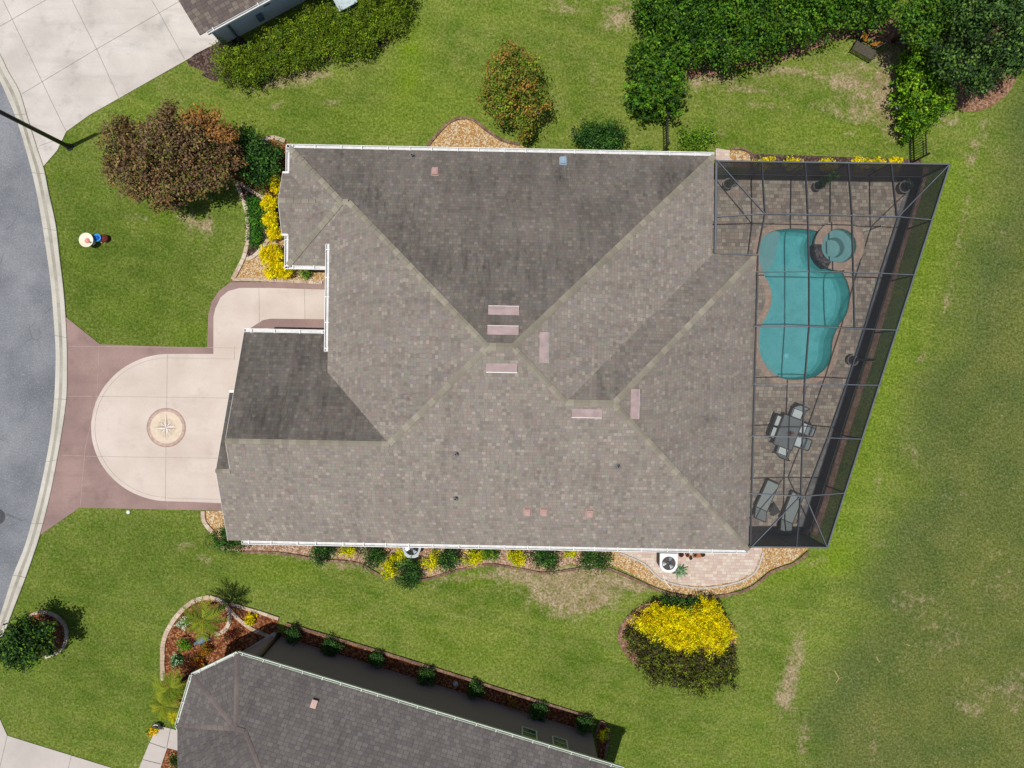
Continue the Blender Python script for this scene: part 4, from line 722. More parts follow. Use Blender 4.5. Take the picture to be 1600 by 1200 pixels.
# basin: sloping shell
d_in = 2*math.pi-d_; arc_in = [(SC[0]+(SPA_R+.01)*math.cos(a_s-sg_*d_in*j/24), SC[1]+(SPA_R+.01)*math.sin(a_s-sg_*d_in*j/24)) for j in range(1, 24)]
loopc = resample(chain+arc_in+[chain[0]], 150)[:-1]; n_ = len(loopc); ctr = np.array(P(1255, 470)[:2]); 
def inset(k):
    nx_ = np.roll(loopc, -1, 0)-np.roll(loopc, 1, 0); nx_ /= np.hypot(nx_[:, 0], nx_[:, 1])[:, None]; nn = np.c_[-nx_[:, 1], nx_[:, 0]]
    ar = sum(loopc[i][0]*loopc[(i+1) % n_][1]-loopc[(i+1) % n_][0]*loopc[i][1] for i in range(n_)); nn = nn if ar > 0 else -nn
    return loopc+nn*k
mb = MB(po); rings = [(0, -.14), (.02, -1.0), (.14, -1.25), (.35, -1.38), (.7, -1.45)]; vs = []; fs = []
for k, z in rings: q = inset(k); vs += [(a[0], a[1], z) for a in q]
for j in range(len(rings)-1):
    for i in range(n_): fs.append((j*n_+i, j*n_+(i+1) % n_, (j+1)*n_+(i+1) % n_, (j+1)*n_+i))
ins_last = [tuple(q) for q in inset(.7)]
mb.add(vs, fs); mb.add([(ctr[0], ctr[1], -1.6)]+vs[-n_:], [(0, i+1, (i+1) % n_+1) for i in range(n_)]); mb.build('basin', M['plaster'], pool, False)
mb = MB(po); q_ = [tuple(a) for a in inset(0)]; mb.add([(*a, .03) for a in q_]+[(*a, -.14) for a in q_], [(i, (i+1) % n_, n_+(i+1) % n_, n_+i) for i in range(n_)]); mb.build('tile_line', M['tile'], pool)
wz = -.07
mb = MB(po); mb.sheet([tuple(p) for p in inset(0.0)], wz); wat = mb.build('water', M['water'], pool)
def copingband(pts, w_in, w_out, z0, z1, closed=False):
    p = np.array(pts); a = offset(p, w_in); b = offset(p, -w_out); mb = MB(po); vs = []; fs = []
    for i in range(len(p)): vs += [(a[i][0], a[i][1], z0), (a[i][0], a[i][1], z1-.01), (a[i][0]*.8+b[i][0]*.2, a[i][1]*.8+b[i][1]*.2, z1), (b[i][0], b[i][1], z1), (b[i][0], b[i][1], z0)]
    for i in range(len(p)-1):
        for j in range(4): fs.append((i*5+j, i*5+j+1, (i+1)*5+j+1, (i+1)*5+j))
    return mb.add(vs, fs)
arp = sum(pool_w[i][0]*pool_w[(i+1) % len(pool_w)][1]-pool_w[(i+1) % len(pool_w)][0]*pool_w[i][1] for i in range(len(pool_w))); sg = 1 if arp > 0 else -1
cb = copingband(chain, .04*sg, .27*sg, -.03, .05); cb.build('coping', M['coping'], pool)
mb = MB(po); mb.sheet(smooth(W([(1180, 392), (1190, 368), (1206, 360), (1222, 362), (1217, 385), (1213, 405), (1204, 420), (1190, 430), (1182, 410)]), 4, True), -.3)
mb.prism(smooth(W([(1183, 392), (1192, 370), (1206, 362), (1220, 364), (1216, 385), (1212, 403), (1204, 416), (1192, 424), (1184, 408)]), 4, True), -1.5, -.28); mb.build('ledge', M['ledge'], pool)
mb = MB(po); mb.prism(smooth(W([(1186, 556), (1200, 566), (1212, 578), (1222, 591), (1205, 584), (1192, 570)]), 4, True), -1.5, -.3); mb.build('ledge', M['ledge'], pool)
x, y, _ = P(1230, 556, -1.4); mb = MB(po); mb.lathe((x, y, -1.54), [(.0001, .1), (.1, .09), (.13, .05), (.14, 0)], 20); mb.build('main_drain', M['spot'], pool)
# spa
spa = None; ZS = .28
mb = MB(po); mb.lathe((SC[0], SC[1], 0), [(SPA_R, -1.4), (SPA_R, ZS-.02), (SPA_R2+.02, ZS-.02), (SPA_R2, ZS-.04), (SPA_R2, -.22), (.5, -.24), (.48, -.28), (.45, -.68), (.0001, -.72)], 64); spa = mb.build('spa', M['ledge'], pool, False)
sa = lambda px, py: math.atan2(P(px, py, ZS)[1]-SC[1], P(px, py, ZS)[0]-SC[0])
a_open0 = sa(1273, 381); a_open1 = sa(1293, 419) # spillway lies between these
if a_open0 < 0: a_open0 += 2*math.pi
if a_open1 < 0: a_open1 += 2*math.pi
mb = MB(po); mb.lathe((SC[0], SC[1], 0), [(SPA_R+.04, ZS-.02), (SPA_R+.05, ZS+.03), (SPA_R-.02, ZS+.05), (SPA_R2-.02, ZS+.05), (SPA_R2-.05, ZS+.02), (SPA_R2-.04, ZS-.02)], 50, a0=a_open1-2*math.pi, a1=a_open0); mb.f = [q[::-1] for q in mb.f]; mb.build('spa_coping', M['coping'], spa)
mb = MB(po); mb.lathe((SC[0], SC[1], 0), [(SPA_R+.03, -.4), (SPA_R+.04, ZS-.03), (SPA_R-.03, ZS-.01), (SPA_R2, ZS-.012), (SPA_R2-.03, ZS-.06)], 16, a0=a_open0, a1=a_open1); mb.f = [q[::-1] for q in mb.f]; mb.build('spillway', M['tile'], spa)
mb = MB(po); mb.sheet([(SC[0]+(SPA_R2-.002)*math.cos(a*.1), SC[1]+(SPA_R2-.002)*math.sin(a*.1)) for a in range(63)], ZS-.05); mb.build('spa_water', M['water'], spa)
# the stone kerb the east screen stands on
edging('grey footing kerb under the east screen wall of the pool cage', [(1420, 292), (1380, 417), (1337, 557), (1290, 700), (1249, 824)], M['footing'], .26, .05, .6, 'footing_kerb', .01, None)
# ------------------------------------------------------------------ pool cage
Z1, Z2 = 2.95, 3.55
cx, cy, _ = P(1260, 550); co = (cx, cy, 0); cage = thing('pool_cage', 'dark bronze screened pool enclosure on the east side of the house', 'screen enclosure', co)
def beam(pts, wd=.046, ht=.1, mt='frame', name='beam'):
    mb = MB(co)
    q = [Vector(P(*p)) for p in pts]
    for a, b in zip(q, q[1:]): mb.bar(a, b, wd, ht, 0)
    for a, b in zip(q, q[1:]): mb.bar(a+Vector((0, 0, ht/2+.004)), b+Vector((0, 0, ht/2+.004)), wd*.7, .006, 1)  # paler frametop strip: sky reflection on dark bronze bars put into the colour
    return mb.build(name, [M['frame'], M[mt]], cage)
T = 'frametop'; rows = [[(1119, 339, ZE+.1), (1195, 334, Z2), (1331, 337, Z2), (1403, 339, Z2), (1457, 344, Z1)], [(1181, 425, ZE+.1), (1263, 424, Z2), (1375, 427, Z2), (1430, 430, Z1)], [(1178, 510, ZE+.1), (1265, 510, Z2), (1350, 514, Z2), (1403, 516, Z1)], [(1176, 600, ZE+.1), (1257, 600, Z2), (1322, 601, Z2), (1377, 602, Z1)], [(1174, 681, ZE+.1), (1254, 683, Z2), (1293, 684, Z2), (1347, 686, Z1)], [(1172, 771, ZE+.1), (1251, 775, Z2), (1258, 775, Z2), (1320, 770, Z1)]]
for r_ in rows: beam(r_, mt=T)
for v_ in ([(1190, 252, Z1), (1195, 334, Z2), (1183, 397, ZE+.1)], [(1258, 253, Z1), (1262, 336, Z2), (1264, 424, Z2), (1264, 510, Z2), (1257, 600, Z2), (1254, 683, Z2), (1251, 775, Z2), (1244, 855, Z1)], [(1325, 255, Z1), (1331, 337, Z2), (1333, 424, Z2), (1335, 513, Z2)], [(1392, 256, Z1), (1401, 338, Z2)]): beam(v_, .052, .1, 'frame')
beam([(1403, 339, Z2), (1375, 427, Z2), (1350, 514, Z2), (1322, 601, Z2), (1293, 684, Z2), (1258, 775, Z2)], .05, .1, 'frame')
for h_ in ([(1483, 257, Z1), (1403, 339, Z2)], [(1292, 855, Z1), (1258, 775, Z2)], [(1121, 252, Z1), (1195, 334, Z2)], [(1175, 853, Z1), (1251, 775, Z2)]): beam(h_, .045, .08, T)
beam([(1120, 252, Z1), (1483, 257, Z1)], .07, .13, T, 'top_rail'); beam([(1483, 257, Z1), (1292, 855, Z1)], .07, .13, T, 'top_rail'); beam([(1292, 855, Z1), (1172, 854, Z1)], .07, .13, T, 'top_rail')
beam([(1119, 250, ZE+.08), (1117, 396, ZE+.08)], .1, .12, T, 'house_rail'); beam([(1117, 396, ZE+.08), (1184, 399, ZE+.08)], .05, .08, T, 'house_rail'); beam([(1184, 399, ZE+.08), (1172, 856, ZE+.08)], .06, .12, 'frame', 'house_rail')
NEc, SEc, NWc, SWc = [Vector(P(*q)) for q in ((1483, 257, Z1), (1292, 855, Z1), (1121, 252, Z1), (1172, 854, Z1))]
def post(p, wd=.055):
    mb = MB(co); mb.bar((p[0], p[1], .0), (p[0], p[1], Z1-.07), wd, wd); mb.build('post', M['frame'], cage)
for q in (NEc, SEc, NWc, SWc): post(q, .07)
for q in ((1190, 252), (1258, 253), (1325, 255), (1392, 256), (1457, 344), (1430, 430), (1403, 516), (1377, 602), (1347, 686), (1320, 770), (1244, 855)): post(P(*q, Z1))
for a, b in ((NWc, NEc), (NEc, SEc), (SEc, SWc)):
    for z, w2 in ((.95, .04), (.06, .06)):
        mb = MB(co); mb.bar((a.x, a.y, z), (b.x, b.y, z), .05, w2); mb.build('chair_rail' if z > .5 else 'bottom_rail', M['frame'], cage)
    mb = MB(co); mb.add([(a.x, a.y, .98), (b.x, b.y, .98), (b.x, b.y, Z1-.08), (a.x, a.y, Z1-.08)], [(0, 1, 2, 3)]); mb.build('wall_screen', M['southscreen' if a is SEc else 'wallscreen'], cage)
    mb = MB(co); mb.add([(a.x, a.y, .1), (b.x, b.y, .1), (b.x, b.y, .92), (a.x, a.y, .92)], [(0, 1, 2, 3)]); mb.build('lower_screen', M['southscreen' if a is SEc else 'kick'], cage)
t1, t2, t3_, t4 = (1195, 334, Z2), (1403, 339, Z2), (1258, 775, Z2), (1251, 775, Z2)
def scr(pts): mb = MB(co); mb.add([P(*p) for p in pts], [tuple(range(len(pts)))]); mb.build('roof_screen', M['screen'], cage)
hc = [(1184, 399, ZE+.1), (1178, 510, ZE+.1), (1174, 681, ZE+.1), (1172, 771, ZE+.1)]
scr([t1, t2, (1375, 427, Z2), (1263, 424, Z2)]); scr([(1263, 424, Z2), (1375, 427, Z2), (1350, 514, Z2), (1265, 510, Z2)]); scr([(1265, 510, Z2), (1350, 514, Z2), (1322, 601, Z2), (1257, 600, Z2)]); scr([(1257, 600, Z2), (1322, 601, Z2), (1293, 684, Z2), (1254, 683, Z2)]); scr([(1254, 683, Z2), (1293, 684, Z2), t3_, t4])
scr([(1119, 339, ZE+.1), t1, (1184, 399, ZE+.1), (1117, 396, ZE+.1)]); scr([(1184, 399, ZE+.1), t1, (1263, 424, Z2)]); scr([(1184, 399, ZE+.1), (1263, 424, Z2), (1265, 510, Z2), (1178, 510, ZE+.1)]); scr([(1178, 510, ZE+.1), (1265, 510, Z2), (1257, 600, Z2), (1176, 600, ZE+.1)]); scr([(1176, 600, ZE+.1), (1257, 600, Z2), (1254, 683, Z2), (1174, 681, ZE+.1)]); scr([(1174, 681, ZE+.1), (1254, 683, Z2), t4, (1172, 771, ZE+.1)])
scr([(1121, 252, Z1), t1, (1119, 339, ZE+.1)]); scr([(1121, 252, Z1), (1483, 257, Z1), t2, t1]); scr([(1483, 257, Z1), (1292, 855, Z1), t3_, (1322, 601, Z2), t2]); scr([(1292, 855, Z1), (1172, 854, Z1), t4, t3_]); scr([(1172, 854, Z1), (1172, 771, ZE+.1), t4])
# ------------------------------------------------------------------ patio furniture
def chair(label):
    t = thing('patio_chair', label, 'chair', group='chairs round the dining table'); f = .025
    mb = MB(); 
    for s in (-1, 1): mb.tube([(s*.28, .3, .02), (s*.28, .28, .42), (s*.28, .3, .62), (s*.28, -.25, .64)], f*.8, 6); mb.tube([(s*.28, -.32, .02), (s*.28, -.26, .42), (s*.27, -.42, .98)], f*.8, 6)
    mb.tube([(-.27, -.42, .98), (-.2, -.44, 1.02), (.2, -.44, 1.02), (.27, -.42, .98)], f, 6); mb.tube([(-.28, .27, .42), (.28, .27, .42)], f, 6); mb.tube([(-.28, -.26, .42), (.28, -.26, .42)], f, 6)
    for s in (-1, 1): mb.tube([(s*.28, .27, .42), (s*.28, -.26, .42)], f, 6)
    mb.build('frame', M['wicker'], t)
    def pad(pts, name, th=.03):
        mb = MB(); n = len(pts); vs = []
        for y, z in pts: vs += [(-.25, y, z), (.25, y, z), (-.25, y, z-th), (.25, y, z-th)]
        fs = []
        for i in range(n-1): a = i*4; fs += [(a, a+1, a+5, a+4), (a+2, a+6, a+7, a+3), (a, a+4, a+6, a+2), (a+1, a+3, a+7, a+5)]
        fs += [(0, 2, 3, 1), (n*4-4, n*4-3, n*4-1, n*4-2)]; mb.add(vs, fs).build(name, M['sling'], t)
    pad([(.26, .44), (.0, .425), (-.24, .43)], 'seat')
    mb = MB(); vs = [(-.24, -.27, .46), (.24, -.27, .46), (.24, -.34, .7), (-.24, -.34, .7), (.23, -.41, .97), (-.23, -.41, .97)]; mb.add(vs+[(a, b-.025, c) for a, b, c in vs], [(0, 1, 2, 3), (3, 2, 4, 5), (7, 6, 9, 8), (8, 9, 11, 10), (0, 3, 9, 6), (3, 5, 11, 9), (1, 7, 8, 2), (2, 8, 10, 4), (5, 4, 10, 11), (0, 6, 7, 1)]); mb.build('backrest', M['sling'], t)
    return t
def copy_tree(o, parent=None):
    c = o.copy(); COL.objects.link(c); c.parent = parent
    for k in list(o.children): copy_tree(k, c)
    return c
ax = R(-20.5)   # long axis of the table leans this far from north
spots = [(1218, 659, 'left', 'grey sling chair on the west side of the dining table, nearer the pool'), (1211.5, 677, 'left', 'grey sling chair on the west side of the dining table, nearer the loungers'), (1251, 668, 'right', 'grey sling chair on the east side of the dining table, nearer the pool'), (1244.5, 689, 'right', 'grey sling chair on the east side of the dining table, nearer the loungers'), (1244, 648, 'top', 'grey sling chair at the north end of the dining table'), (1223, 702, 'bottom', 'grey sling chair at the south end of the dining table')]
rotd = {'left': -math.pi/2, 'right': math.pi/2, 'top': math.pi, 'bottom': 0}; first = None
for px, py, sd, lb in spots:
    o = chair(lb) if first is None else copy_tree(first); first = first or o; x, y, _ = P(px, py, .42); o.location = (x, y, .03); o.rotation_euler = (0, 0, rotd[sd]+ax); o['label'] = lb
x, y, _ = P(1231, 675.5, .72); t = thing('dining_table', 'smoked glass dining table with dark frame between six sling chairs', 'table', (x, y, .03), ax)
mb = MB(); mb.box((0, 0, .715), (.92, 1.5, .012)); mb.build('tabletop', M['tglass'], t); mb = MB()
for a, b in (((-.47, -.76), (.47, -.76)), ((.47, -.76), (.47, .76)), ((.47, .76), (-.47, .76)), ((-.47, .76), (-.47, -.76))): mb.bar((*a, .71), (*b, .71), .04, .05)
mb.bar((-.45, 0, .69), (.45, 0, .69), .03, .03)
mb.build('table_frame', M['wicker'], t)
for sx in (-1, 1):
    for sy in (-1, 1): mb = MB(); mb.tube([(sx*.43, sy*.7, 0), (sx*.43, sy*.7, .69)], .025, 8); mb.build('leg', M['wicker'], t)
x, y, _ = P(1234, 677, .8); t = thing('flower_vase', 'small red flower centrepiece on the dining table', 'vase', (x, y, .751)); mb = MB(); mb.lathe((0, 0, 0), [(.0001, 0), (.07, 0), (.09, .06), (.06, .12), (.05, .12)], 14); mb.build('vase', M['terra'], t)
leaves('flowers', [(x, y, .95, .12, .1, .08)], 90, .03, [G(150, 50, 55), G(120, 60, 50), G(80, 90, 50)], M['softleaf'], t, (x, y, .751), 3, clr=.03)
def lounger(label):
    t = thing('sun_lounger', label, 'sun lounger', group='sun loungers at the south end of the patio'); mb = MB()
    for s in (-1, 1): mb.bar((s*.3, -.15, .33), (s*.3, 1.3, .33), .05, .06); mb.bar((s*.3, -.15, .35), (s*.3, -.62, .72), .045, .05)
    mb.bar((-.3, 1.3, .33), (.3, 1.3, .33), .05, .06); mb.bar((-.3, -.15, .33), (.3, -.15, .33), .05, .06); mb.bar((-.3, -.62, .72), (.3, -.62, .72), .05, .05)
    mb.build('frame', M['wicker'], t)
    for s in (-1, 1):
        for yy in (-.1, 1.22): mb = MB(); mb.bar((s*.3, yy, 0), (s*.3, yy, .32), .045, .045); mb.build('leg', M['wicker'], t)
    mb = MB()
    for s in (-1, 1): mb.tube([(s*.36, -.1, .33), (s*.38, -.05, .55), (s*.38, .4, .56), (s*.36, .45, .33)], .018, 6)
    mb.build('armrest', M['wicker'], t)
    mb = MB(); mb.box((0, .58, .372), (.55, 1.38, .03)); mb.build('seat', M['dsling'], t); mb = MB(); mb.bar((0, -.16, .385), (0, -.6, .74), .55, .03); mb.build('backrest', M['dsling'], t); return t
L1 = lounger('grey sling sun lounger next to the house, its back raised'); x, y, _ = P(1190.5, 791, .33); L1.location = (x, y, .03); L1.rotation_euler.z = R(-24)
L2 = copy_tree(L1); x, y, _ = P(1230, 810, .33); L2.location = (x, y, .03); L2.rotation_euler.z = R(-22); L2['label'] = 'grey sling sun lounger next to the east screen, its back raised'
x, y, _ = P(1209, 797, .4); t = thing('side_table', 'small dark square side table between the two loungers', 'side table', (x, y, .03), R(35)); mb = MB(); mb.box((0, 0, .42), (.44, .44, .03)); mb.build('tabletop', M['wicker'], t)
for sx in (-1, 1):
    for sy in (-1, 1): mb = MB(); mb.bar((sx*.19, sy*.19, 0), (sx*.19, sy*.19, .4), .035, .035); mb.build('leg', M['wicker'], t)
def planter(px, py, label, h=.5, r=.24, kind=0, seed=0):
    x, y, _ = P(px, py, h*.8); t = thing('planter', label, 'planter', (x, y, .03), group='pots in the pool cage'); mb = MB(); mb.lathe((0, 0, 0), [(.0001, 0), (r*.7, 0), (r*.95, h*.6), (r, h*.9), (r*1.06, h), (r*.9, h), (r*.85, h*.85)], 24); mb.build('pot', M['potgrey'], t, True)
    mb = MB(); mb.lathe((0, 0, 0), [(r*.86, h*.84), (.0001, h*.86)], 20); mb.build('soil', M['soil'], t)
    mb = MB(); mb.lathe((0, 0, h), [(r*.95, 0), (r*1.08, .0), (r*1.08, .02), (r*.95, .02)], 24); mb.build('rim', M['lead'], t)
    if kind == 1:
        bl = [(x, y, .6+.22*i, .13-.008*i, .13-.008*i, .2) for i in range(9)]; leaves('foliage', bl, 900, .04, DG, M['leaf'], t, (x, y, .03), seed, clr=.04)
    if kind == 2:
        mb = MB(); mb.tube([(0, 0, .3), (0, 0, 2.5)], .05, 10); mb.box((0, 0, 2.0), (.12, .12, .22)); mb.build('post', M['dark'], t)
    if kind == 0: leaves('foliage', [(x+.08, y+.06, h+.15, .2, .18, .18)], 160, .05, [G(30, 40, 34), G(50, 58, 50), G(44, 60, 30)], M['leaf'], t, (x, y, .03), seed, clr=.06)
    return t
planter(1137, 288, 'round grey pot with dark plant in the northwest patio corner beside the house', seed=1); planter(1277, 291, 'round pot holding a tall slim dark evergreen under the north screen', .5, .22, 1, 2); planter(1412, 293, 'round grey pot in the northeast corner of the pool cage', .5, .27, 0, 3); planter(1331, 563, 'round pot with a tall dark post at the middle of the east screen', .45, .25, 2, 4)
x, y, _ = P(1357, 359); t = thing('pool_brush', 'slim pool brush lying on the patio pavers beside the spa', 'pool brush', (x, y, .03)); mb = MB(); a = Vector(P(1347, 364)); b = Vector(P(1375, 353)); a.z = b.z = .05; a -= Vector((x, y, 0)); b -= Vector((x, y, 0)); mb.tube([a, b], .014, 6); mb.build('handle', M['frametop'], t); mb = MB(); mb.bar(a*.6+b*.4+Vector((0, 0, .0)), b+Vector((0, 0, .0)), .06, .03); mb.build('brush_head', M['wicker'], t)
# ------------------------------------------------------------------ neighbours
def nroof(polys, mt, parent, org): return roofmesh('roof', polys, mt, parent, org)
# south-west neighbour (taupe)
ZH = 3.05; q = lambda px, py, z: np.array(P(px, py, z)); A = q(370, 1140, 4.1); Bq = q(403, 1200, 4.75); Cq = q(500, 1400, 6.7); c0 = q(300, 1056, ZH); c1 = q(371, 1022, ZH); cN = q(974, 1203, ZH); cW = q(277, 1134, ZH); cS = q(330, 1235, ZH); Rg = cN+(Cq-c1)-np.array((0, 0, 0)); dn_n = np.array([cN[1]-c1[1], -(cN[0]-c1[0])]); dn_n = -dn_n/np.hypot(*dn_n)
nvec = dn_n
tdir = (cN-c1)[:2]/np.hypot(*(cN-c1)[:2])
def up_pt(base, dist): b = np.array(base[:2])-nvec*dist; return np.array((b[0], b[1], base[2]+SL*dist))
# plane of the north slope
def zN(p): return ZH+SL*float((np.array(c1[:2])-np.array(p[:2]))@nvec)
def onN(px, py):
    z = 4.5
    for _ in range(10): p = P(px, py, z); z = zN(p)
    return np.array((p[0], p[1], z))
A = onN(368, 1139); B2 = onN(382, 1143); B3 = onN(406, 1205); B4 = onN(470, 1370); ridge_e = up_pt(cN, 7.6); rw = np.array(B4); rr_ = up_pt(c1+0, 7.6); B5 = np.array(c1)+np.append(tdir*1.0, 0); B5 = up_pt(B5, 7.6); ridge_e = up_pt(cN-np.append(tdir*3.2, 0), 7.6)
nh = thing('neighbour_house', 'taupe house with grey shingle roof at the bottom left', 'house', (c1[0], c1[1]-4, 0)); no = (c1[0], c1[1]-4, 0)
sw = lambda a, b: np.array([(b[1]-a[1]), -(b[0]-a[0])])
def outn(a, b, inside): d = sw(a, b); d = d/np.hypot(*d); return d if (np.array(a[:2])-np.array(inside[:2]))@d > 0 else -d
wS = q(420, 1390, ZH); cE2 = cN+np.append(-nvec*9.5, 0)
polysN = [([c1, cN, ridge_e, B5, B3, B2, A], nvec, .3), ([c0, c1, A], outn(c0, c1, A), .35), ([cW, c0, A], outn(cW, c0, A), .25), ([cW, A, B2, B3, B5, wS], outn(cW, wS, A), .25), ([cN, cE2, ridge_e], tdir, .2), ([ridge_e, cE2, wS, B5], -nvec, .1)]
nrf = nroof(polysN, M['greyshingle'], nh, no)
for pts in ([c1, A], [c0, A], [cW, A], [A, B2, B3, B5], [B5, ridge_e], [ridge_e, cN]):
    for a, b in zip(pts, pts[1:]):
        mb = MB(no); L = np.linalg.norm(b-a); k = max(1, int(L/.3)); pn = np.append(sw(a, b)/np.hypot(*sw(a, b)), 0)
        for i in range(k):
            q0 = a+(b-a)*i/k; q1 = a+(b-a)*min(k, i+1.05)/k; vs = []
            for qq, lf in ((q0, .02), (q1, .034)):
                for s, e in ((-1, -.045), (-.5, -.012), (0, .012), (.5, -.012), (1, -.045)): vs.append(qq+pn*s*.115+np.array((0, 0, lf+e)))
            mb.add([tuple(v) for v in vs], [(0, 1, 6, 5), (1, 2, 7, 6), (2, 3, 8, 7), (3, 4, 9, 8), (5, 6, 7, 8, 9)])
        buildcap(mb, M['greycap'], nh)
for a, b in ((c1, cN), (c0, c1), (cW, c0), (cW, wS)): gutter(nh, no, a, b, ZH-.03, outn(a, b, A), M['greenwhite'], .11, .9)
wb = [(378, 1018), (428, 990), (440, 994), (925, 1145)]
Pw = [np.array(P(*p)[:2]) for p in wb]
foot2 = [tuple(Pw[3]), tuple(Pw[2]), tuple(Pw[1]), tuple(Pw[0]), tuple(Pw[0]-nvec*1.5+tdir*-1.2), tuple((wS[:2]-nvec*.1)+tdir*.6), tuple(cE2[:2]-tdir*.8+nvec*.6)]
mb = MB(no); mb.prism(foot2, 0, ZH-.2); mb.build('wall', M['darkstucco'], nh)
for px0_, py0_, px1_, py1_ in ((831, 1152, .0, 0), (877, 1167, 0, 0)):
    s_ = ((px0_-440)/(925-440)); base = Pw[2]+(Pw[3]-Pw[2])*(.5 if False else s_*.985)
    nn = (Pw[3]-Pw[2])/np.hypot(*(Pw[3]-Pw[2])); on = np.array((-nn[1], nn[0])); 
    if on@nvec < 0: on = -on
    c_ = lambda s, z, dd: (*(base+nn*s+on*dd), z)
    mb = MB(no); mb.bar(c_(-.33, 2.05, .02), c_(.33, 2.05, .02), .03, .75); g = mb.build('window', M['glass'], nh); mb = MB(no)
    for s in (-.35, .35): mb.bar(c_(s, 1.65, .04), c_(s, 2.45, .04), .06, .04)
    for z in (1.65, 2.45): mb.bar(c_(-.35, z, .04), c_(.35, z, .04), .06, .04)
    mb.bar(c_(-.33, 2.05, .045), c_(.33, 2.05, .045), .03, .02); mb.build('frame', M['greenwhite'], g)
mb = MB(no); mb.prism([tuple(Pw[0]+nvec*.0), tuple(Pw[1]+nvec*.12), tuple(Pw[2]+nvec*.1+tdir*-.25), tuple(Pw[2]-tdir*.2), tuple(Pw[1]), tuple(Pw[0])], 0, .35); mb.build('plinth', M['base'], nh)
mb = MB(no); a = Pw[1]*.25+Pw[2]*.75+nvec*.05; mb.bar((*a, .0), (*a, ZH-.2), .12, .16); mb.build('downspout', M['dark'], nh)
for px, py in ((491, 1100),):
    p = onN(px, py); mb = MB(no); up_ = Vector((nvec[0]*SL, nvec[1]*SL, 1)).normalized(); dn = Vector((nvec[0], nvec[1], -SL)).normalized(); pv = Vector(p); mb.bar(pv-dn*.17+up_*.06, pv+dn*.17+up_*.08, .26, .1); mb.bar(pv+dn*.17+up_*.06, pv+dn*.2+up_*.06, .24, .06, 1); mb.build('roof_vent', [M['ventp'], M['dark']], nrf)
a = q(321, 1201, 4.0); b = q(326, 1176, 4.9); mb = MB(no); mb.tube([tuple(a), tuple(a+np.array((0, 0, 1.0)))], .04, 8); mb.build('vent_pipe', M['white'], nrf)
# north-west neighbour
e0 = q(312, 55, ZE); e1 = q(620, -112, ZE); td = (e1-e0)[:2]/np.hypot(*(e1-e0)[:2]); up2 = np.array((-td[1], td[0])); g0 = e0+np.append(up2*8, SL*8); g1 = e1+np.append(up2*8, SL*8); k0 = e0+np.append(up2*16, 0); k1 = e1+np.append(up2*16, 0)
n2 = thing('neighbour_house', 'blue grey house with brown shingle roof at the top left corner', 'house', (e0[0], e0[1], 0)); n2o = (e0[0], e0[1], 0)
nroof([([e0, e1, g1, g0], -up2, .1), ([k0, k1, g1, g0], up2, .4)], M['brownshingle'], n2, n2o)
gs = e0+np.append(td*.35, 0); gutter(n2, n2o, gs, e1, ZE-.02, -up2, M['white'], .12, 2.2)
w0 = np.array(P(348, 71)[:2]); f3 = [tuple(w0), tuple(w0+td*9), tuple(w0+td*9+up2*14), tuple(w0+up2*14)]
mb = MB(n2o); mb.prism(f3, 0, ZE-.16); mb.build('wall', M['greystucco'], n2)
mb = MB(n2o); a = w0-up2*.03; mb.bar((*(a+td*.05), .05), (*(a+td*.05), ZE-.16), .05, .09); mb.build('corner_board', M['white'], n2)
mb = MB(n2o); a = w0+td*.85-up2*.06; mb.bar((*a, .1), (*a, ZE-.2), .09, .07); mb.build('downspout', M['utilside'], n2)
for s, z, w2 in ((2.9, 1.6, .32), (2.3, .7, .3)):
    a = w0+td*s-up2*.1; mb = MB(n2o); mb.box((*a, z), (w2, .18, w2*1.2), math.atan2(td[1], td[0])); mb.build('meter_box', M['utilside'], n2)
mb = MB(); x, y, _ = P(540, 2, .8); an = math.atan2(td[1], td[0]); mb.box((x, y, .45), (.95, .6, .9), an); t = thing('utility_cabinet', 'pale blue metal utility cabinet behind the clipped hedge', 'utility box', (x, y, 0), an); mb = MB(); mb.box((0, 0, .42), (.9, .62, .84)); mb.build('cabinet', M['utilside'], t, bevel=.02); mb = MB(); mb.box((0, 0, .88), (.98, .7, .07)); mb.build('lid', M['utility'], t, bevel=.02)
# ------------------------------------------------------------------ condensers
x, y, _ = P(1044.5, 879, .85); t = thing('air_conditioner', 'white square air conditioner on the paver pad', 'air conditioner', (x, y, .03), R(-1)); mb = MB()
pts = [(-.42, .45), (.42, .45), (.42, -.18), (.3, -.38), (.12, -.46), (-.12, -.46), (-.3, -.38), (-.42, -.18)]; mb.prism(pts, .05, .84)
mb.build('cabinet', M['louvre'], t); mb = MB(); ringp = [(.33*math.cos(i*math.pi/16), .33*math.sin(i*math.pi/16)-.02) for i in range(32)]
mb.sheet(pts, .885, 0, [ringp]); n = len(pts); mb.add([(p[0]*1.02, p[1]*1.02, .78) for p in pts]+[(p[0], p[1], .885) for p in pts], [((i+1) % n, i, n+i, n+(i+1) % n) for i in range(n)]); mb.lathe((0, -.02, 0), [(.33, .885), (.33, .845)], 32)
mb.build('top_panel', M['acwhite'], t)
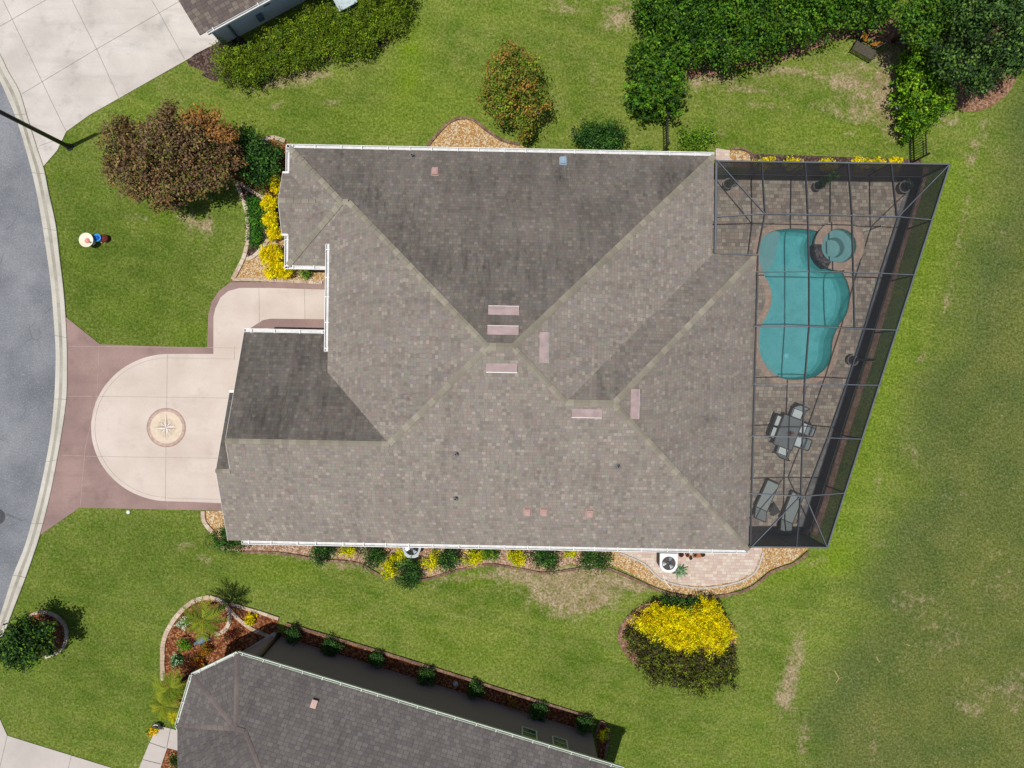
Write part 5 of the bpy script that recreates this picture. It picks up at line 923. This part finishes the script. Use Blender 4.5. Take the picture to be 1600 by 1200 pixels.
def fan(t, r, z, yy=-.02, blades=3, mt='blade'):
    mb = MB(); mb.lathe((0, yy, z-.035), [(r, .0), (.0001, 0)], 28); mb.build('fan_well', M['black'], t)
    for k in range(blades):
        mb = MB(); a0 = k*2*math.pi/blades+.9; vs = []
        for i in range(6):
            a = a0+i*.13
            for rr_2 in (.09, r*.9): vs.append((rr_2*math.cos(a), yy+rr_2*math.sin(a), z-.02+.006*i))
        mb.add(vs, [(2*i, 2*i+1, 2*i+3, 2*i+2) for i in range(5)]); mb.build('fan_blade', M[mt], t)
    mb = MB(); mb.lathe((0, yy, z-.01), [(.1, 0), (.08, .025), (.0001, .03)], 16)
    mb.build('fan_hub', M['pole'], t)
    mb = MB()
    for rr_3 in (.12, .2, .28): mb.lathe((0, yy, z+.03), [(rr_3-.003, 0), (rr_3+.003, .0)], 28)
    for k in range(8): a = k*math.pi/4; mb.bar((.1*math.cos(a), yy+.1*math.sin(a), z+.03), (r*math.cos(a), yy+r*math.sin(a), z+.03), .005, .005)
    mb.build('fan_guard', M['pole'], t)
fan(t, .33, .86)
x, y, _ = P(643.5, 857, .8); t = thing('air_conditioner', 'grey rounded air conditioner half under the south eave', 'air conditioner', (x, y, .0)); mb = MB(); pts = [(-.46, .46), (.46, .46), (.44, -.02), (.3, -.38), (.16, -.44), (-.16, -.44), (-.3, -.38), (-.44, -.02)]; mb.prism(pts, .05, .8); mb.build('cabinet', M['louvre'], t); mb = MB(); ringp = [(.33*math.cos(i*math.pi/16), .33*math.sin(i*math.pi/16)+.02) for i in range(32)]; mb.sheet(pts, .86, 0, [ringp]); n = len(pts); mb.add([(p[0], p[1], .76) for p in pts]+[(p[0], p[1], .86) for p in pts], [((i+1) % n, i, n+i, n+(i+1) % n) for i in range(n)]); mb.build('top_panel', M['acgrey'], t); fan(t, .33, .84, .02)
mb = MB(); pts = [Vector(P(*p)) for p in ((1036, 897), (1038, 905), (1042, 912), (1050, 920))]; mb.tube([(p.x, p.y, .06) for p in pts], .022, 6); tag(mb.build('drain_pipe', M['hose']), 'thin white drain pipe running from the condenser across the gravel', 'pipe')
for i, (px, py, r, mt, lb) in enumerate([(1064, 866, .12, 'maroon', 'dark maroon clay pot nearest the white condenser under the eave'), (1074, 867, .1, 'terra', 'small terracotta pot second from the white condenser'), (1086, 867, .1, 'terra', 'orange terracotta pot between a red pot and a black one'), (1079, 872, .07, 'dark', 'small black pot standing forward of the row of pots'), (1098, 866, .1, 'dark', 'black pot at the east end of the row under the eave')]):
    x, y, _ = P(px, py, .2); t = thing('flower_pot', lb, 'pot', (x, y, .03), group='pots on the paver pad'); mb = MB(); mb.lathe((0, 0, 0), [(.0001, 0), (r*.7, 0), (r, .2), (r*1.1, .2), (r*1.1, .24), (r*.85, .24), (r*.8, .18)], 18); mb.build('pot', M[mt], t, True); mb = MB(); mb.lathe((0, 0, 0), [(r*.82, .18), (.0001, .19)], 16); mb.build('soil', M['soil'], t)
x, y, _ = P(1090, 868, .05); mb = MB((x, y, .03)); mb.box((x, y, .07), (.5, .18, .08), .05); tag(mb.build('wooden_plank', M['terra'], bevel=.01), 'short orange plank lying behind the black pot on the pad', 'plank')
# agave
x, y, _ = P(1063, 893, .2); t = thing('agave', 'spiky grey green agave beside the white condenser', 'plant', (x, y, 0)); V = []; F = []; K = []; rng = random.Random(5)
for i in range(30):
    a = i*2.4; L = .22+.3*(i/30)+rng.uniform(-.03, .05); el = 1.25-1.05*(i/30); wd = .035; c = rng.choice([G(120, 146, 116), G(88, 118, 92), G(148, 170, 130)]); n0 = len(V)
    for s in range(5): u = s/4; r = L*u*math.cos(el); z = .12+L*u*math.sin(el)-.1*u*u; ww = wd*math.sin(math.pi*(.15+.85*u))*1.0+.002; V += [(r*math.cos(a)-ww*math.sin(a), r*math.sin(a)+ww*math.cos(a), z), (r*math.cos(a), r*math.sin(a), z-.015), (r*math.cos(a)+ww*math.sin(a), r*math.sin(a)-ww*math.cos(a), z)]
    for s in range(4): b = n0+s*3; F += [(b, b+1, b+4, b+3), (b+1, b+2, b+5, b+4)]; K += [[*c[:3], 1]]*2
me = bpy.data.meshes.new('leaves'); me.from_pydata(V, [], F); me.materials.append(M['softleaf']); me.attributes.new('tint', 'FLOAT_COLOR', 'FACE').data.foreach_set('color', np.array(K, float).ravel()); put('leaves', me, t)
# ------------------------------------------------------------------ fences, lamp, ornaments
def fence(a, b, h, label, posts):
    a = Vector(P(*a)); b = Vector(P(*b)); t = thing('metal_fence', label, 'fence', tuple(a)); d = b-a; L = d.length; n = int(L/.115); mb = MB(tuple(a))
    for i in range(n+1): q = a+d*i/n; mb.bar((q.x, q.y, .06), (q.x, q.y, h), .022, .022)
    mb.build('pickets', M['dark'], t)
    for z in (.15, h-.32, h-.08): mb = MB(tuple(a)); mb.bar((a.x, a.y, z), (b.x, b.y, z), .036, .04); mb.build('rail', M['dark'], t)
    for i in range(posts): q = a+d*i/(posts-1); mb = MB(tuple(a)); mb.bar((q.x, q.y, 0), (q.x, q.y, h+.1), .07, .07); mb.box((q.x, q.y, h+.12), (.09, .09, .04)); mb.build('post', M['dark'], t)
fence((1421, 256), (1413, 62), 1.5, 'black metal picket fence between the shrubs and the cage corner', 5)
fence((1036, 237), (1034, 150), 1.25, 'short black metal fence from the house to the tall hedge', 3)
x, y, _ = P(109, 230); t = thing('street_lamp', 'tall dark street lamp leaning out over the road from the lawn edge', 'street lamp', (x, y, 0)); mb = MB(); mb.tube([(0, 0, 0), (0, 0, 7.2)], [.105, .085], 14); mb.build('pole', M['pole'], t, True)
mb = MB(); mb.lathe((0, 0, 0), [(.18, 0), (.18, .05), (.13, .1), (.12, .35), (.1, .4)], 16); mb.build('base', M['pole'], t)
mb = MB(); mb.tube([(0, 0, 7.1), (.2, .04, 7.35), (.7, .12, 7.4)], [.06, .05, .045], 8); mb.build('arm', M['pole'], t); mb = MB(); mb.box((1.0, .17, 7.4), (.75, .3, .12), .17, 0, .8); mb.build('lamp_head', M['pole'], t, bevel=.03)
# ornament stack
x, y, _ = P(135, 375, .55); t = thing('bird_bath', 'ivory bird bath dish with pink centre on the front lawn', 'bird bath', (x, y, 0))
mb = MB(); mb.lathe((0, 0, 0), [(.0001, 0), (.15, 0), (.14, .05), (.05, .1), (.045, .42), (.1, .47)], 24); mb.build('pedestal', M['ivory'], t, True)
mb = MB(); mb.lathe((0, 0, 0), [(.06, .44), (.22, .48), (.335, .56), (.345, .585), (.32, .58), (.24, .53), (.0001, .5)], 36); mb.build('dish', M['ivory'], t, True)
mb = MB(); mb.lathe((.03, -.03, 0), [(.13, .51), (.12, .56), (.07, .6), (.02, .62), (.0001, .62)], 20); mb.build('dish_knob', M['pink'], t, True)
mb = MB(); mb.lathe((.2, -.12, .55), [(.0001, .05), (.045, .03), (.05, -.02)], 10); mb.build('frog_figure', M['potgrey'], t, True)
x, y, _ = P(151, 371, .4); t = thing('glazed_pot', 'bright blue glazed pot between the bird bath and the maroon drum', 'pot', (x, y, 0))
mb = MB(); mb.lathe((0, 0, 0), [(.0001, 0), (.12, 0), (.17, .18), (.18, .34), (.19, .38), (.15, .38), (.14, .33), (.0001, .31)], 28); mb.build('pot', M['blue'], t, True)
mb = MB(); mb.lathe((0, 0, 0), [(.1, .315), (.08, .38), (.0001, .4)], 18); mb.build('finial', M['blued'], t, True)
x, y, _ = P(162.5, 372, .25); t = thing('clay_drum', 'maroon clay drum on the lawn right of the blue pot', 'pot', (x, y, 0))
mb = MB(); mb.lathe((0, 0, 0), [(.17, 0), (.185, .04), (.18, .24), (.15, .28), (.0001, .28)], 24); mb.build('drum', M['maroon'], t, True); mb = MB(); mb.lathe((0, 0, 0), [(.11, .281), (.1, .31), (.0001, .315)], 18); mb.build('lid', M['maroon'], t, True)
x, y, _ = P(158, 378, .1); mb = MB((x, y, 0)); mb.lathe((x, y, 0), [(.06, 0), (.07, .05), (.04, .1), (.0001, .11)], 12); tag(mb.build('garden_stone', M['gravel']), 'small tan stone at the foot of the maroon drum', 'stone')
x, y, _ = P(1403, 168, .85); t = thing('solar_lantern', 'small round pale garden light on a stake beside the fence shrubs', 'garden light', (x, y, 0)); mb = MB(); mb.tube([(0, 0, 0), (0, 0, .82)], .012, 6); mb.build('stake', M['dark'], t); mb = MB(); mb.lathe((0, 0, .8), [(.05, 0), (.11, .05), (.11, .08), (.0001, .1)], 18); mb.build('head', M['acgrey'], t, True)
# bench with butterfly back
x, y, _ = P(1350, 78, .42); t = thing('garden_bench', 'dark garden bench with an orange butterfly wing back', 'bench', (x, y, 0), R(-29))
mb = MB()
for i in range(13): mb.box((0, -.22+i*.037, .42), (1.08, .024, .015))
mb.build('seat', M['slat'], t); mb = MB()
for s in (-1, 1): mb.bar((s*.54, -.26, .42), (s*.54, .26, .42), .03, .03); mb.tube([(s*.55, -.25, .42), (s*.57, -.22, .62), (s*.56, .2, .64)], .014, 6)
mb.bar((-.54, -.25, .42), (.54, -.25, .42), .03, .03); mb.bar((-.54, .25, .42), (.54, .25, .42), .03, .03); mb.build('frame', M['wingdark'], t)
for sx in (-1, 1):
    for sy in (-1, 1): mb = MB(); mb.tube([(sx*.52, sy*.24, 0), (sx*.52, sy*.23, .42)], .018, 6); mb.build('leg', M['wingdark'], t)
for s in (-1, 1):
    for nm, pts in (('wing', [(.03, .52), (.1, .62), (.3, .9), (.55, 1.02), (.66, .98), (.62, .8), (.48, .62), (.25, .5)]),):
        yb = .27; pr = smooth([(p[0]*s, p[1]) for p in pts], 4, True); mb = MB(); pl3 = lambda p, k, off=0: ((p[0]-.33*s)*k+.33*s, yb+(((p[1]-.72)*k+.72)-.5)*.35+off, (p[1]-.72)*k+.72)
        n = len(pr); mb.add([pl3(p, 1) for p in pr]+[pl3(p, 1, .02) for p in pr], [tuple(range(n)), tuple(range(2*n-1, n-1, -1))]+[(i, (i+1) % n, n+(i+1) % n, n+i) for i in range(n)]); w_o = mb.build('wing', M['wingdark'], t)
        mb = MB(); mb.add([pl3((p[0]-.05*s, p[1]), .72, -.006) for p in pr], [tuple(range(n))]); mb.build('wing_panel', M['orange'], w_o)
        mb = MB()
        for k in range(6): a = pl3((s*(.6-.03*k), .98-.07*k), 1, -.012); mb.lathe(a, [(.0001, .01), (.016, .006), (.02, -.004)], 8)
        mb.build('wing_spots', M['white'], w_o)
mb = MB(); mb.tube([(0, .27, .42), (0, .3, .7), (0, .34, .86)], [.03, .035, .02], 8); mb.build('butterfly_body', M['wingdark'], t)
# twigs, sprinkler
for pts, lb in (([(1303, 1047), (1308, 1055), (1310, 1060), (1305, 1066)], 'forked dry twig lying on the olive field'), ([(1369, 1025), (1371, 1031), (1374, 1034)], 'short dry twig right of the forked one'), ([(1415, 1006), (1421, 1008)], 'tiny dry twig near the right field')):
    pp = [P(*p) for p in pts]; mb = MB(pp[0]); mb.tube([(p[0], p[1], .04+.02*(i % 2)) for i, p in enumerate(pp)], .02, 5)
    if len(pp) > 3: mb.tube([(pp[2][0], pp[2][1], .04), (pp[2][0]+.15, pp[2][1]+.1, .08)], .016, 5)
    tag(mb.build('fallen_twig', M['twig']), lb, 'twig', 'twigs on the field')
x, y, _ = P(201, 800); mb = MB((x, y, 0)); mb.lathe((x, y, 0), [(.08, 0), (.09, .05), (.05, .08), (.0001, .09)], 14); tag(mb.build('sprinkler_cap', M['white']), 'small white cap in the lawn below the driveway', 'sprinkler')
# flower tub on the walk
x, y, _ = P(243, 1138, .3); t = thing('flower_tub', 'white tub with yellow flowers at the corner of the grey walk', 'planter', (x, y, .0)); mb = MB(); mb.lathe((0, 0, 0), [(.0001, 0), (.12, 0), (.17, .28), (.19, .3), (.15, .3), (.13, .22)], 20); mb.build('tub', M['white'], t, True); leaves('flowers', [(x-.04, y-.08, .38, .17, .13, .12)], 420, .05, [G(250, 200, 20), G(235, 180, 15), G(90, 120, 40)], M['gold'], t, (x, y, 0), 8, clr=.04)
x, y, _ = P(283, 1024, .3)
x, y, _ = P(312, 1003, .5); t = thing('garden_statue', 'grey blue turtle shaped statue among the plants of the corner bed', 'statue', (x, y, 0), R(30))
mb = MB(); mb.lathe((0, 0, .12), [(.3, 0), (.28, .14), (.2, .26), (.1, .32), (.0001, .33)], 20); mb.v = [(v[0]*1.1, v[1]*.7, v[2]) for v in mb.v]; mb.build('shell', M['utilside'], t, True); mb = MB(); mb.lathe((-.36, 0, .12), [(.0001, 0), (.09, .05), (.08, .14), (.0001, .18)], 12); mb.build('head', M['utilside'], t, True)
for sx in (-1, 1):
    for sy in (-1, 1): mb = MB(); mb.tube([(sx*.2, sy*.12, .16), (sx*.26, sy*.2, .02)], [.06, .05], 8); mb.build('leg', M['utilside'], t)
# ------------------------------------------------------------------ trees and shrubs
BR = [G(112, 88, 62), G(98, 78, 62), G(120, 106, 64), G(100, 106, 54), G(86, 68, 54), G(126, 98, 64)]
plum = tree('plum_tree', 'broad bronze brown tree on the front lawn', 262, 240, 2.6, [(0, 0, .5, 1.5, 1.3, 1.0), (-55, -15, 0, 1.25, 1.1, .9), (50, -10, .1, 1.2, 1.0, .9), (-40, 38, -.2, 1.25, 1.0, .8), (15, 42, -.2, 1.2, .95, .8), (60, 30, -.3, 1.0, .9, .8), (0, -50, -.1, .9, .7, .7), (-78, 15, -.5, .75, .85, .6), (85, 5, -.5, .6, .8, .6), (-10, 68, -.8, .8, .35, .5), (-75, -28, -.4, .6, .5, .5), (30, -5, .8, .9, .8, .6)], 15000, .095, BR, .13, 21, clr=.17, cat='tree', bright=.4)
oc = P(318, 192, 2.8); oc = leaves('crown', [(oc[0], oc[1], 2.8, .65, .55, .5), (oc[0]-.5, oc[1]+.2, 2.7, .4, .35, .35), (oc[0]+.55, oc[1]-.4, 2.6, .5, .4, .4)], 2200, .09, [G(146, 102, 58), G(130, 94, 60), G(112, 92, 58), G(154, 112, 62)], M['leaf'], plum, tuple(plum.location), 22, clr=.14, fill=.1); oc['label'] = 'orange tipped upper right part of the crown'
CM = [G(104, 120, 44), G(86, 108, 38), G(132, 118, 52), G(136, 106, 58), G(140, 96, 58), G(118, 132, 48), G(76, 98, 36), G(92, 112, 42)]
tree('crape_myrtle', 'crape myrtle with reddish flower tips on the upper lawn', 805, 135, 2.1, [(0, 0, .4, .8, .9, .9), (-22, -25, .2, .65, .7, .7), (18, -25, .1, .6, .7, .7), (-25, 20, 0, .7, .75, .6), (25, 18, 0, .7, .75, .6), (0, 45, -.3, .8, .6, .5), (0, -55, -.2, .55, .35, .4), (42, 15, -.4, .35, .5, .4), (-42, 0, -.4, .35, .6, .4), (15, 62, -.8, .45, .3, .35)], 5600, .085, CM, .07, 23, clr=.15, shell=.6)
DGs = [G(34, 66, 22), G(48, 84, 30), G(26, 48, 20), G(74, 108, 46)]
gbush(396, 251, 42, 42, 1.9, 'big glossy dark green bush at the northwest corner of the house', cols=DGs, n=4200, size=.085, clr=.12, seed=31, lumps=8)
gbush(938, 216, 46, 27, 1.5, 'dark green bush above the gutter between the myrtle and the fence', cols=DGs, n=3000, size=.07, seed=32, lumps=7)
gbush(1086, 219, 36, 20, .9, 'sparse light green shrub right of the short fence', cols=MG, n=700, size=.07, seed=33, clr=.16, shell=.8)
gbush(1008, 232, 16, 6, .4, 'low pale strappy plant by the gutter left of the short fence', cols=[G(150, 170, 90), G(110, 140, 60)], n=180, size=.09, seed=34, aspect=.2)
HC = [G(78, 102, 26), G(98, 120, 32), G(58, 84, 24), G(118, 136, 44), G(88, 98, 30)]
def hedge(name, label, poly, h, r, n, size, cols, seed, mat=None, shrink=.93, group=None, **kw):
    pw = W(poly, h*.8); cx, cy = np.mean(pw, 0); org = (cx, cy, 0); t = thing(name, label, 'hedge', org, group=group); bl = polyblobs(cshift(smooth(pw, 3, True), shrink), h, r, seed)
    leaves('foliage', bl, n, size, cols, mat or M['leaf'], t, org, seed, **kw)
    rng = random.Random(seed)
    for b in bl[::max(1, len(bl)//24)]: mb = MB(org); mb.tube([(b[0], b[1], 0), (b[0]+rng.uniform(-.1, .1), b[1]+rng.uniform(-.1, .1), h*.7)], [.025, .01], 5); mb.build('stem', M['bark'], t)
    return t
hedge('hedge', 'long clipped yellow green hedge along the blue grey house', [(330, 105), (332, 80), (350, 70), (380, 66), (420, 48), (455, 28), (480, 12), (505, 8), (525, 20), (545, 22), (562, 16), (570, -25), (640, -30), (634, 20), (606, 55), (560, 82), (500, 86), (440, 108), (390, 126), (350, 122)], 1.25, .36, 30000, .06, HC, 41, shrink=.99, clr=.09, lump=.17, fill=.35, cover=1.3)
H2 = [G(46, 80, 22), G(64, 102, 28), G(34, 60, 20), G(86, 122, 40), G(74, 98, 26)]
hedge('hedge', 'tall glossy hedge running down the left side of the fenced lawn', [(988, 90), (995, 50), (1030, 60), (1062, 70), (1066, 100), (1064, 135), (1076, 150), (1074, 168), (1050, 172), (1012, 182), (992, 166), (988, 130)], 2.3, .42, 7000, .095, H2, 42, clr=.14)
hedge('hedge', 'tall dark hedge closing the top of the fenced lawn', [(1015, -40), (1000, 40), (1050, 62), (1072, 102), (1120, 96), (1160, 88), (1210, 74), (1250, 54), (1300, 38), (1330, 22), (1365, 16), (1400, 18), (1420, -5), (1420, -40)], 2.6, .55, 23000, .1, H2, 43, clr=.15)
hedge('hedge', 'bright green shrubs growing over the black fence', [(1414, 92), (1440, 66), (1462, 72), (1478, 110), (1492, 150), (1480, 180), (1455, 192), (1440, 205), (1418, 198), (1406, 170), (1410, 130)], 1.9, .4, 7500, .09, [G(70, 108, 26), G(96, 134, 34), G(44, 74, 22), G(118, 150, 48)], 44, clr=.14)
T4 = [G(48, 74, 34), G(64, 92, 40), G(34, 54, 28), G(86, 112, 54)]
tree('oak_tree', 'large dark spreading tree in the top right corner', 1548, 45, 3.6, [(0, 0, .8, 1.8, 1.6, 1.0), (-45, -20, 0, 1.3, 1.2, .9), (40, -25, .2, 1.3, 1.2, .9), (-25, 40, -.5, 1.2, 1.1, .8), (30, 35, -.3, 1.2, 1.1, .8), (60, 20, -.6, .9, 1.2, .7), (0, -60, 0, 1.4, .9, .8), (-55, 25, -.8, .8, .8, .7), (5, 68, -1.0, .8, .45, .5)], 13000, .1, T4, .18, 45, clr=.18)
tree('oak_tree', 'dark evergreen between the tall hedge and the corner tree', 1452, 15, 3.0, [(0, 0, .3, 1.1, 1.0, .9), (-15, 25, 0, .8, .7, .7), (25, -20, 0, .9, .8, .7), (25, 18, -.4, .6, .7, .6)], 5500, .1, H2, .1, 46, clr=.17)
tree('maple_sapling', 'small reddish brown leafed tree under the top right trees', 1500, 30, 1.6, [(0, 0, 0, .6, .5, .5), (-12, 18, -.3, .4, .45, .4)], 900, .08, [G(150, 84, 56), G(120, 66, 48), G(170, 110, 70)], .04, 47, clr=.14)
T5 = [G(34, 62, 20), G(50, 82, 26), G(28, 50, 22), G(82, 110, 36)]
tree('magnolia', 'dark leafy bush tree in the ring bed near the kerb', 36, 1006, 1.7, [(0, 0, .2, .95, .85, .7), (-22, 6, 0, .7, .7, .6), (24, -4, 0, .7, .7, .6), (0, 18, -.2, .8, .55, .5), (5, -20, -.1, .8, .5, .5), (-35, 18, -.3, .4, .4, .4)], 5000, .1, T5, .06, 48, base=(66, 994), clr=.15)
# palms
palm(318, 968, 2.3, 1.1, 'feathery palm with bright fronds inside the curb loop', 51, 26, base=(352, 945))
palm(266, 1074, 1.9, .95, 'feathery palm by the corner of the greenish gutter', 52, 22, base=(292, 1058)); palm(256, 1102, 1.5, .85, 'lower yellow green palm next to the grey walk', 53, 22, [G(124, 136, 44, 1.15), G(100, 120, 40, 1.15), G(146, 150, 58, 1.15)], base=(275, 1088))
palm(272, 1120, .9, .5, 'small bright palm tuft above the walk corner', 54, 16, [G(186, 172, 34, 1.1), G(140, 146, 44, 1.1)])
for px, py, r, lb, cl_, sd in ((288, 973, 9, 'small white edged plant left of the loop palm', [G(200, 220, 190), G(90, 120, 70), G(60, 96, 50)], 61), (291, 1006, 13, 'leafy green plant beside the turtle statue', [G(80, 130, 40), G(60, 104, 34), G(110, 150, 50)], 62), (275, 1031, 10, 'round dark plant with pale rim in the corner bed', [G(60, 110, 56), G(150, 180, 140), G(40, 80, 44)], 63), (392, 967, 9, 'yellow flowering plant between the two cream curbs', [G(236, 210, 30), G(200, 190, 30), G(110, 140, 40)], 64), (308, 1034, 13, 'rusty orange croton by the greenish gutter corner', [G(190, 110, 40), G(120, 70, 40), G(150, 120, 50)], 65), (366, 992, 14, 'dark red leafed shrub beside the taupe wall', [G(110, 40, 36), G(70, 50, 34), G(90, 60, 40)], 66), (322, 1014, 10, 'small orange flowering plant under the statue', [G(200, 130, 40), G(150, 100, 40), G(90, 90, 40)], 67), (275, 1190, 12, 'small dark conifer in the mulch beside the walk', DG, 68)):
    gbush(px, py, r, r, .5, lb, 'plant', cl_, 260, .06, M['softleaf'], None, 'garden_plant', sd, clr=.06, lumps=4)
# golden shrubs at the west front
for i, (px, py, rx, ry, lb) in enumerate([(430, 287, 8, 18, 'thin golden shrub peeking out beside the bay of the house'), (422, 317, 14, 15, 'golden shrub below the short cream stone strip'), (425, 343, 14, 14, 'golden shrub in the middle of the western row'), (430, 366, 12, 13, 'golden shrub touching the lower bay gutter end'), (424, 398, 22, 20, 'largest golden shrub where the cream stone strips fork'), (432, 424, 22, 15, 'golden shrub nearest the brown walk border'), (447, 422, 14, 13, 'golden shrub tucked under the corner of the lower gutter')]):
    gbush(px, py, rx, ry, .95, lb, cols=YG, n=int(2.4*rx*ry)+300, size=.05, mat=M['gold'], group='golden shrubs along the west front', name='golden_shrub', seed=70+i, clr=.07, lumps=5, bright=.15, lump=.1, dens=2.6)
x, y, _ = P(400, 345); gp = [W(p) for p in ([(390, 312), (404, 310), (412, 330), (412, 360), (404, 385), (394, 392), (391, 360)],)][0]; t = thing('ground_cover', 'low dark green ground cover between the stone strip and golden shrubs', 'ground cover', (x, y, 0)); leaves('foliage', polyblobs(gp, .3, .2, 3), 2000, .06, [G(50, 96, 28), G(38, 76, 26), G(76, 118, 40)], M['leaf'], t, (x, y, 0), 80, clr=.08)
gbush(480, 427, 14, 8, .5, 'small green plant in the shade of the lower gutter by the entry', cols=MG, n=260, seed=81)
# north row peeking over the cage
for i, (px, rx) in enumerate([(1192, 18), (1240, 18), (1293, 18), (1345, 16), (1372, 12), (1398, 10)]):
    gbush(px, 257.5-.8*(i % 2), rx, 11, .85, 'golden shrub number %s along the outside of the north screen, counted from the house' % ('one', 'two', 'three', 'four', 'five', 'six')[i], cols=YG, n=700, size=.05, mat=M['gold'], group='golden shrubs behind the north screen', name='golden_shrub', seed=90+i, clr=.08, bright=.15, lump=.1)
# south row
ordn = ['first', 'second', 'third', 'fourth', 'fifth', 'sixth', 'seventh', 'eighth', 'ninth']
for i, (px, py, rx, ry) in enumerate([(357, 842, 24, 20), (503, 863, 21, 16), (582, 868, 21, 17), (641, 894, 25, 24), (699, 873, 21, 19), (767, 865, 15, 12), (852, 873, 23, 18), (928, 874, 24, 17)]):
    gbush(px, py, rx, ry, .95, '%s dark green shrub from the left below the south gutter' % ordn[i], cols=DGs if i != 5 else MG, n=int(3*rx*ry), size=.06, group='dark shrubs along the south wall', name='round_shrub', seed=110+i, clr=.08, lumps=7)
for i, (px, py, rx, ry) in enumerate([(543, 861, 15, 9), (608, 886, 16, 20), (628, 866, 9, 13), (675, 876, 12, 16), (740, 870, 17, 14), (808, 870, 15, 14), (892, 865, 11, 8)]):
    gbush(px, py, rx, ry, .8, '%s yellow green shrub from the left below the south gutter' % ordn[i], cols=YG2, n=int(3*rx*ry), size=.055, mat=M['gold'], group='yellow shrubs along the south wall', name='golden_shrub', seed=130+i, clr=.08, lumps=5, bright=.2)
# island
hedge('golden_hedge', 'wide bright golden shrub mass in the island bed', [(996, 970), (1012, 962), (1030, 950), (1062, 952), (1085, 960), (1100, 946), (1112, 944), (1124, 958), (1140, 975), (1149, 1000), (1130, 1010), (1112, 1022), (1098, 1012), (1066, 1022), (1050, 1010), (1028, 995), (1004, 983)], 1.35, .3, 17000, .05, YG, 151, M['gold'], 1.0, clr=.09, lump=.13, fill=.35, cover=1.3)
hedge('hedge', 'dark olive shrubs on the south side of the island bed', [(985, 985), (1010, 990), (1040, 1010), (1062, 1026), (1100, 1018), (1120, 1022), (1145, 1008), (1152, 1040), (1158, 1062), (1130, 1076), (1100, 1084), (1060, 1074), (1030, 1068), (1000, 1050), (985, 1020)], 1.0, .34, 8500, .07, [G(66, 76, 28), G(92, 100, 36), G(48, 50, 26), G(104, 116, 44), G(60, 44, 36)], 152, M['leaf'], .97, clr=.1)
hedge('hedge', 'dark green leaf strip standing for the shadow on the north rim of the island bed', [(1020, 948), (1045, 938), (1075, 942), (1100, 940), (1115, 942), (1128, 960), (1100, 955), (1060, 955)], .8, .25, 2200, .065, DG, 153, M['leaf'], .97, clr=.08)  # leaf strip added to stand for the dark shadow on the north rim
# strip shrubs of the taupe house
for i, (px, py, r) in enumerate([(457, 990, 12), (519, 1011, 15), (588, 1031, 11), (666, 1058, 14), (742, 1078, 11), (841, 1114, 15), (912, 1130, 12)]):
    gbush(px, py, r*1.0, r*1.0, .7, '%s small round shrub from the left in the mulch strip of the taupe house' % ordn[i], cols=[G(34, 60, 24), G(48, 80, 32), G(60, 92, 40)], n=1100, dens=2, size=.05, group='shrubs in the mulch strip', name='round_shrub', seed=160+i, clr=.07)
gbush(800, 1097, 8, 7, .4, 'reddish plant in the mulch strip left of the two windows', cols=[G(150, 80, 60), G(110, 110, 40)], n=160, seed=170)
gbush(944, 1148, 8, 7, .4, 'yellow green plant in the small bed at the east end of the taupe house', cols=YG2, n=180, seed=171)
x, y, _ = P(712, 1068); mb = MB((x, y, 0)); mb.lathe((x, y, 0), [(.14, 0), (.13, .07), (.06, .12), (.0001, .12)], 9); tag(mb.build('garden_stone', M['base']), 'pale round stone lying in the mulch strip between two shrubs', 'stone')
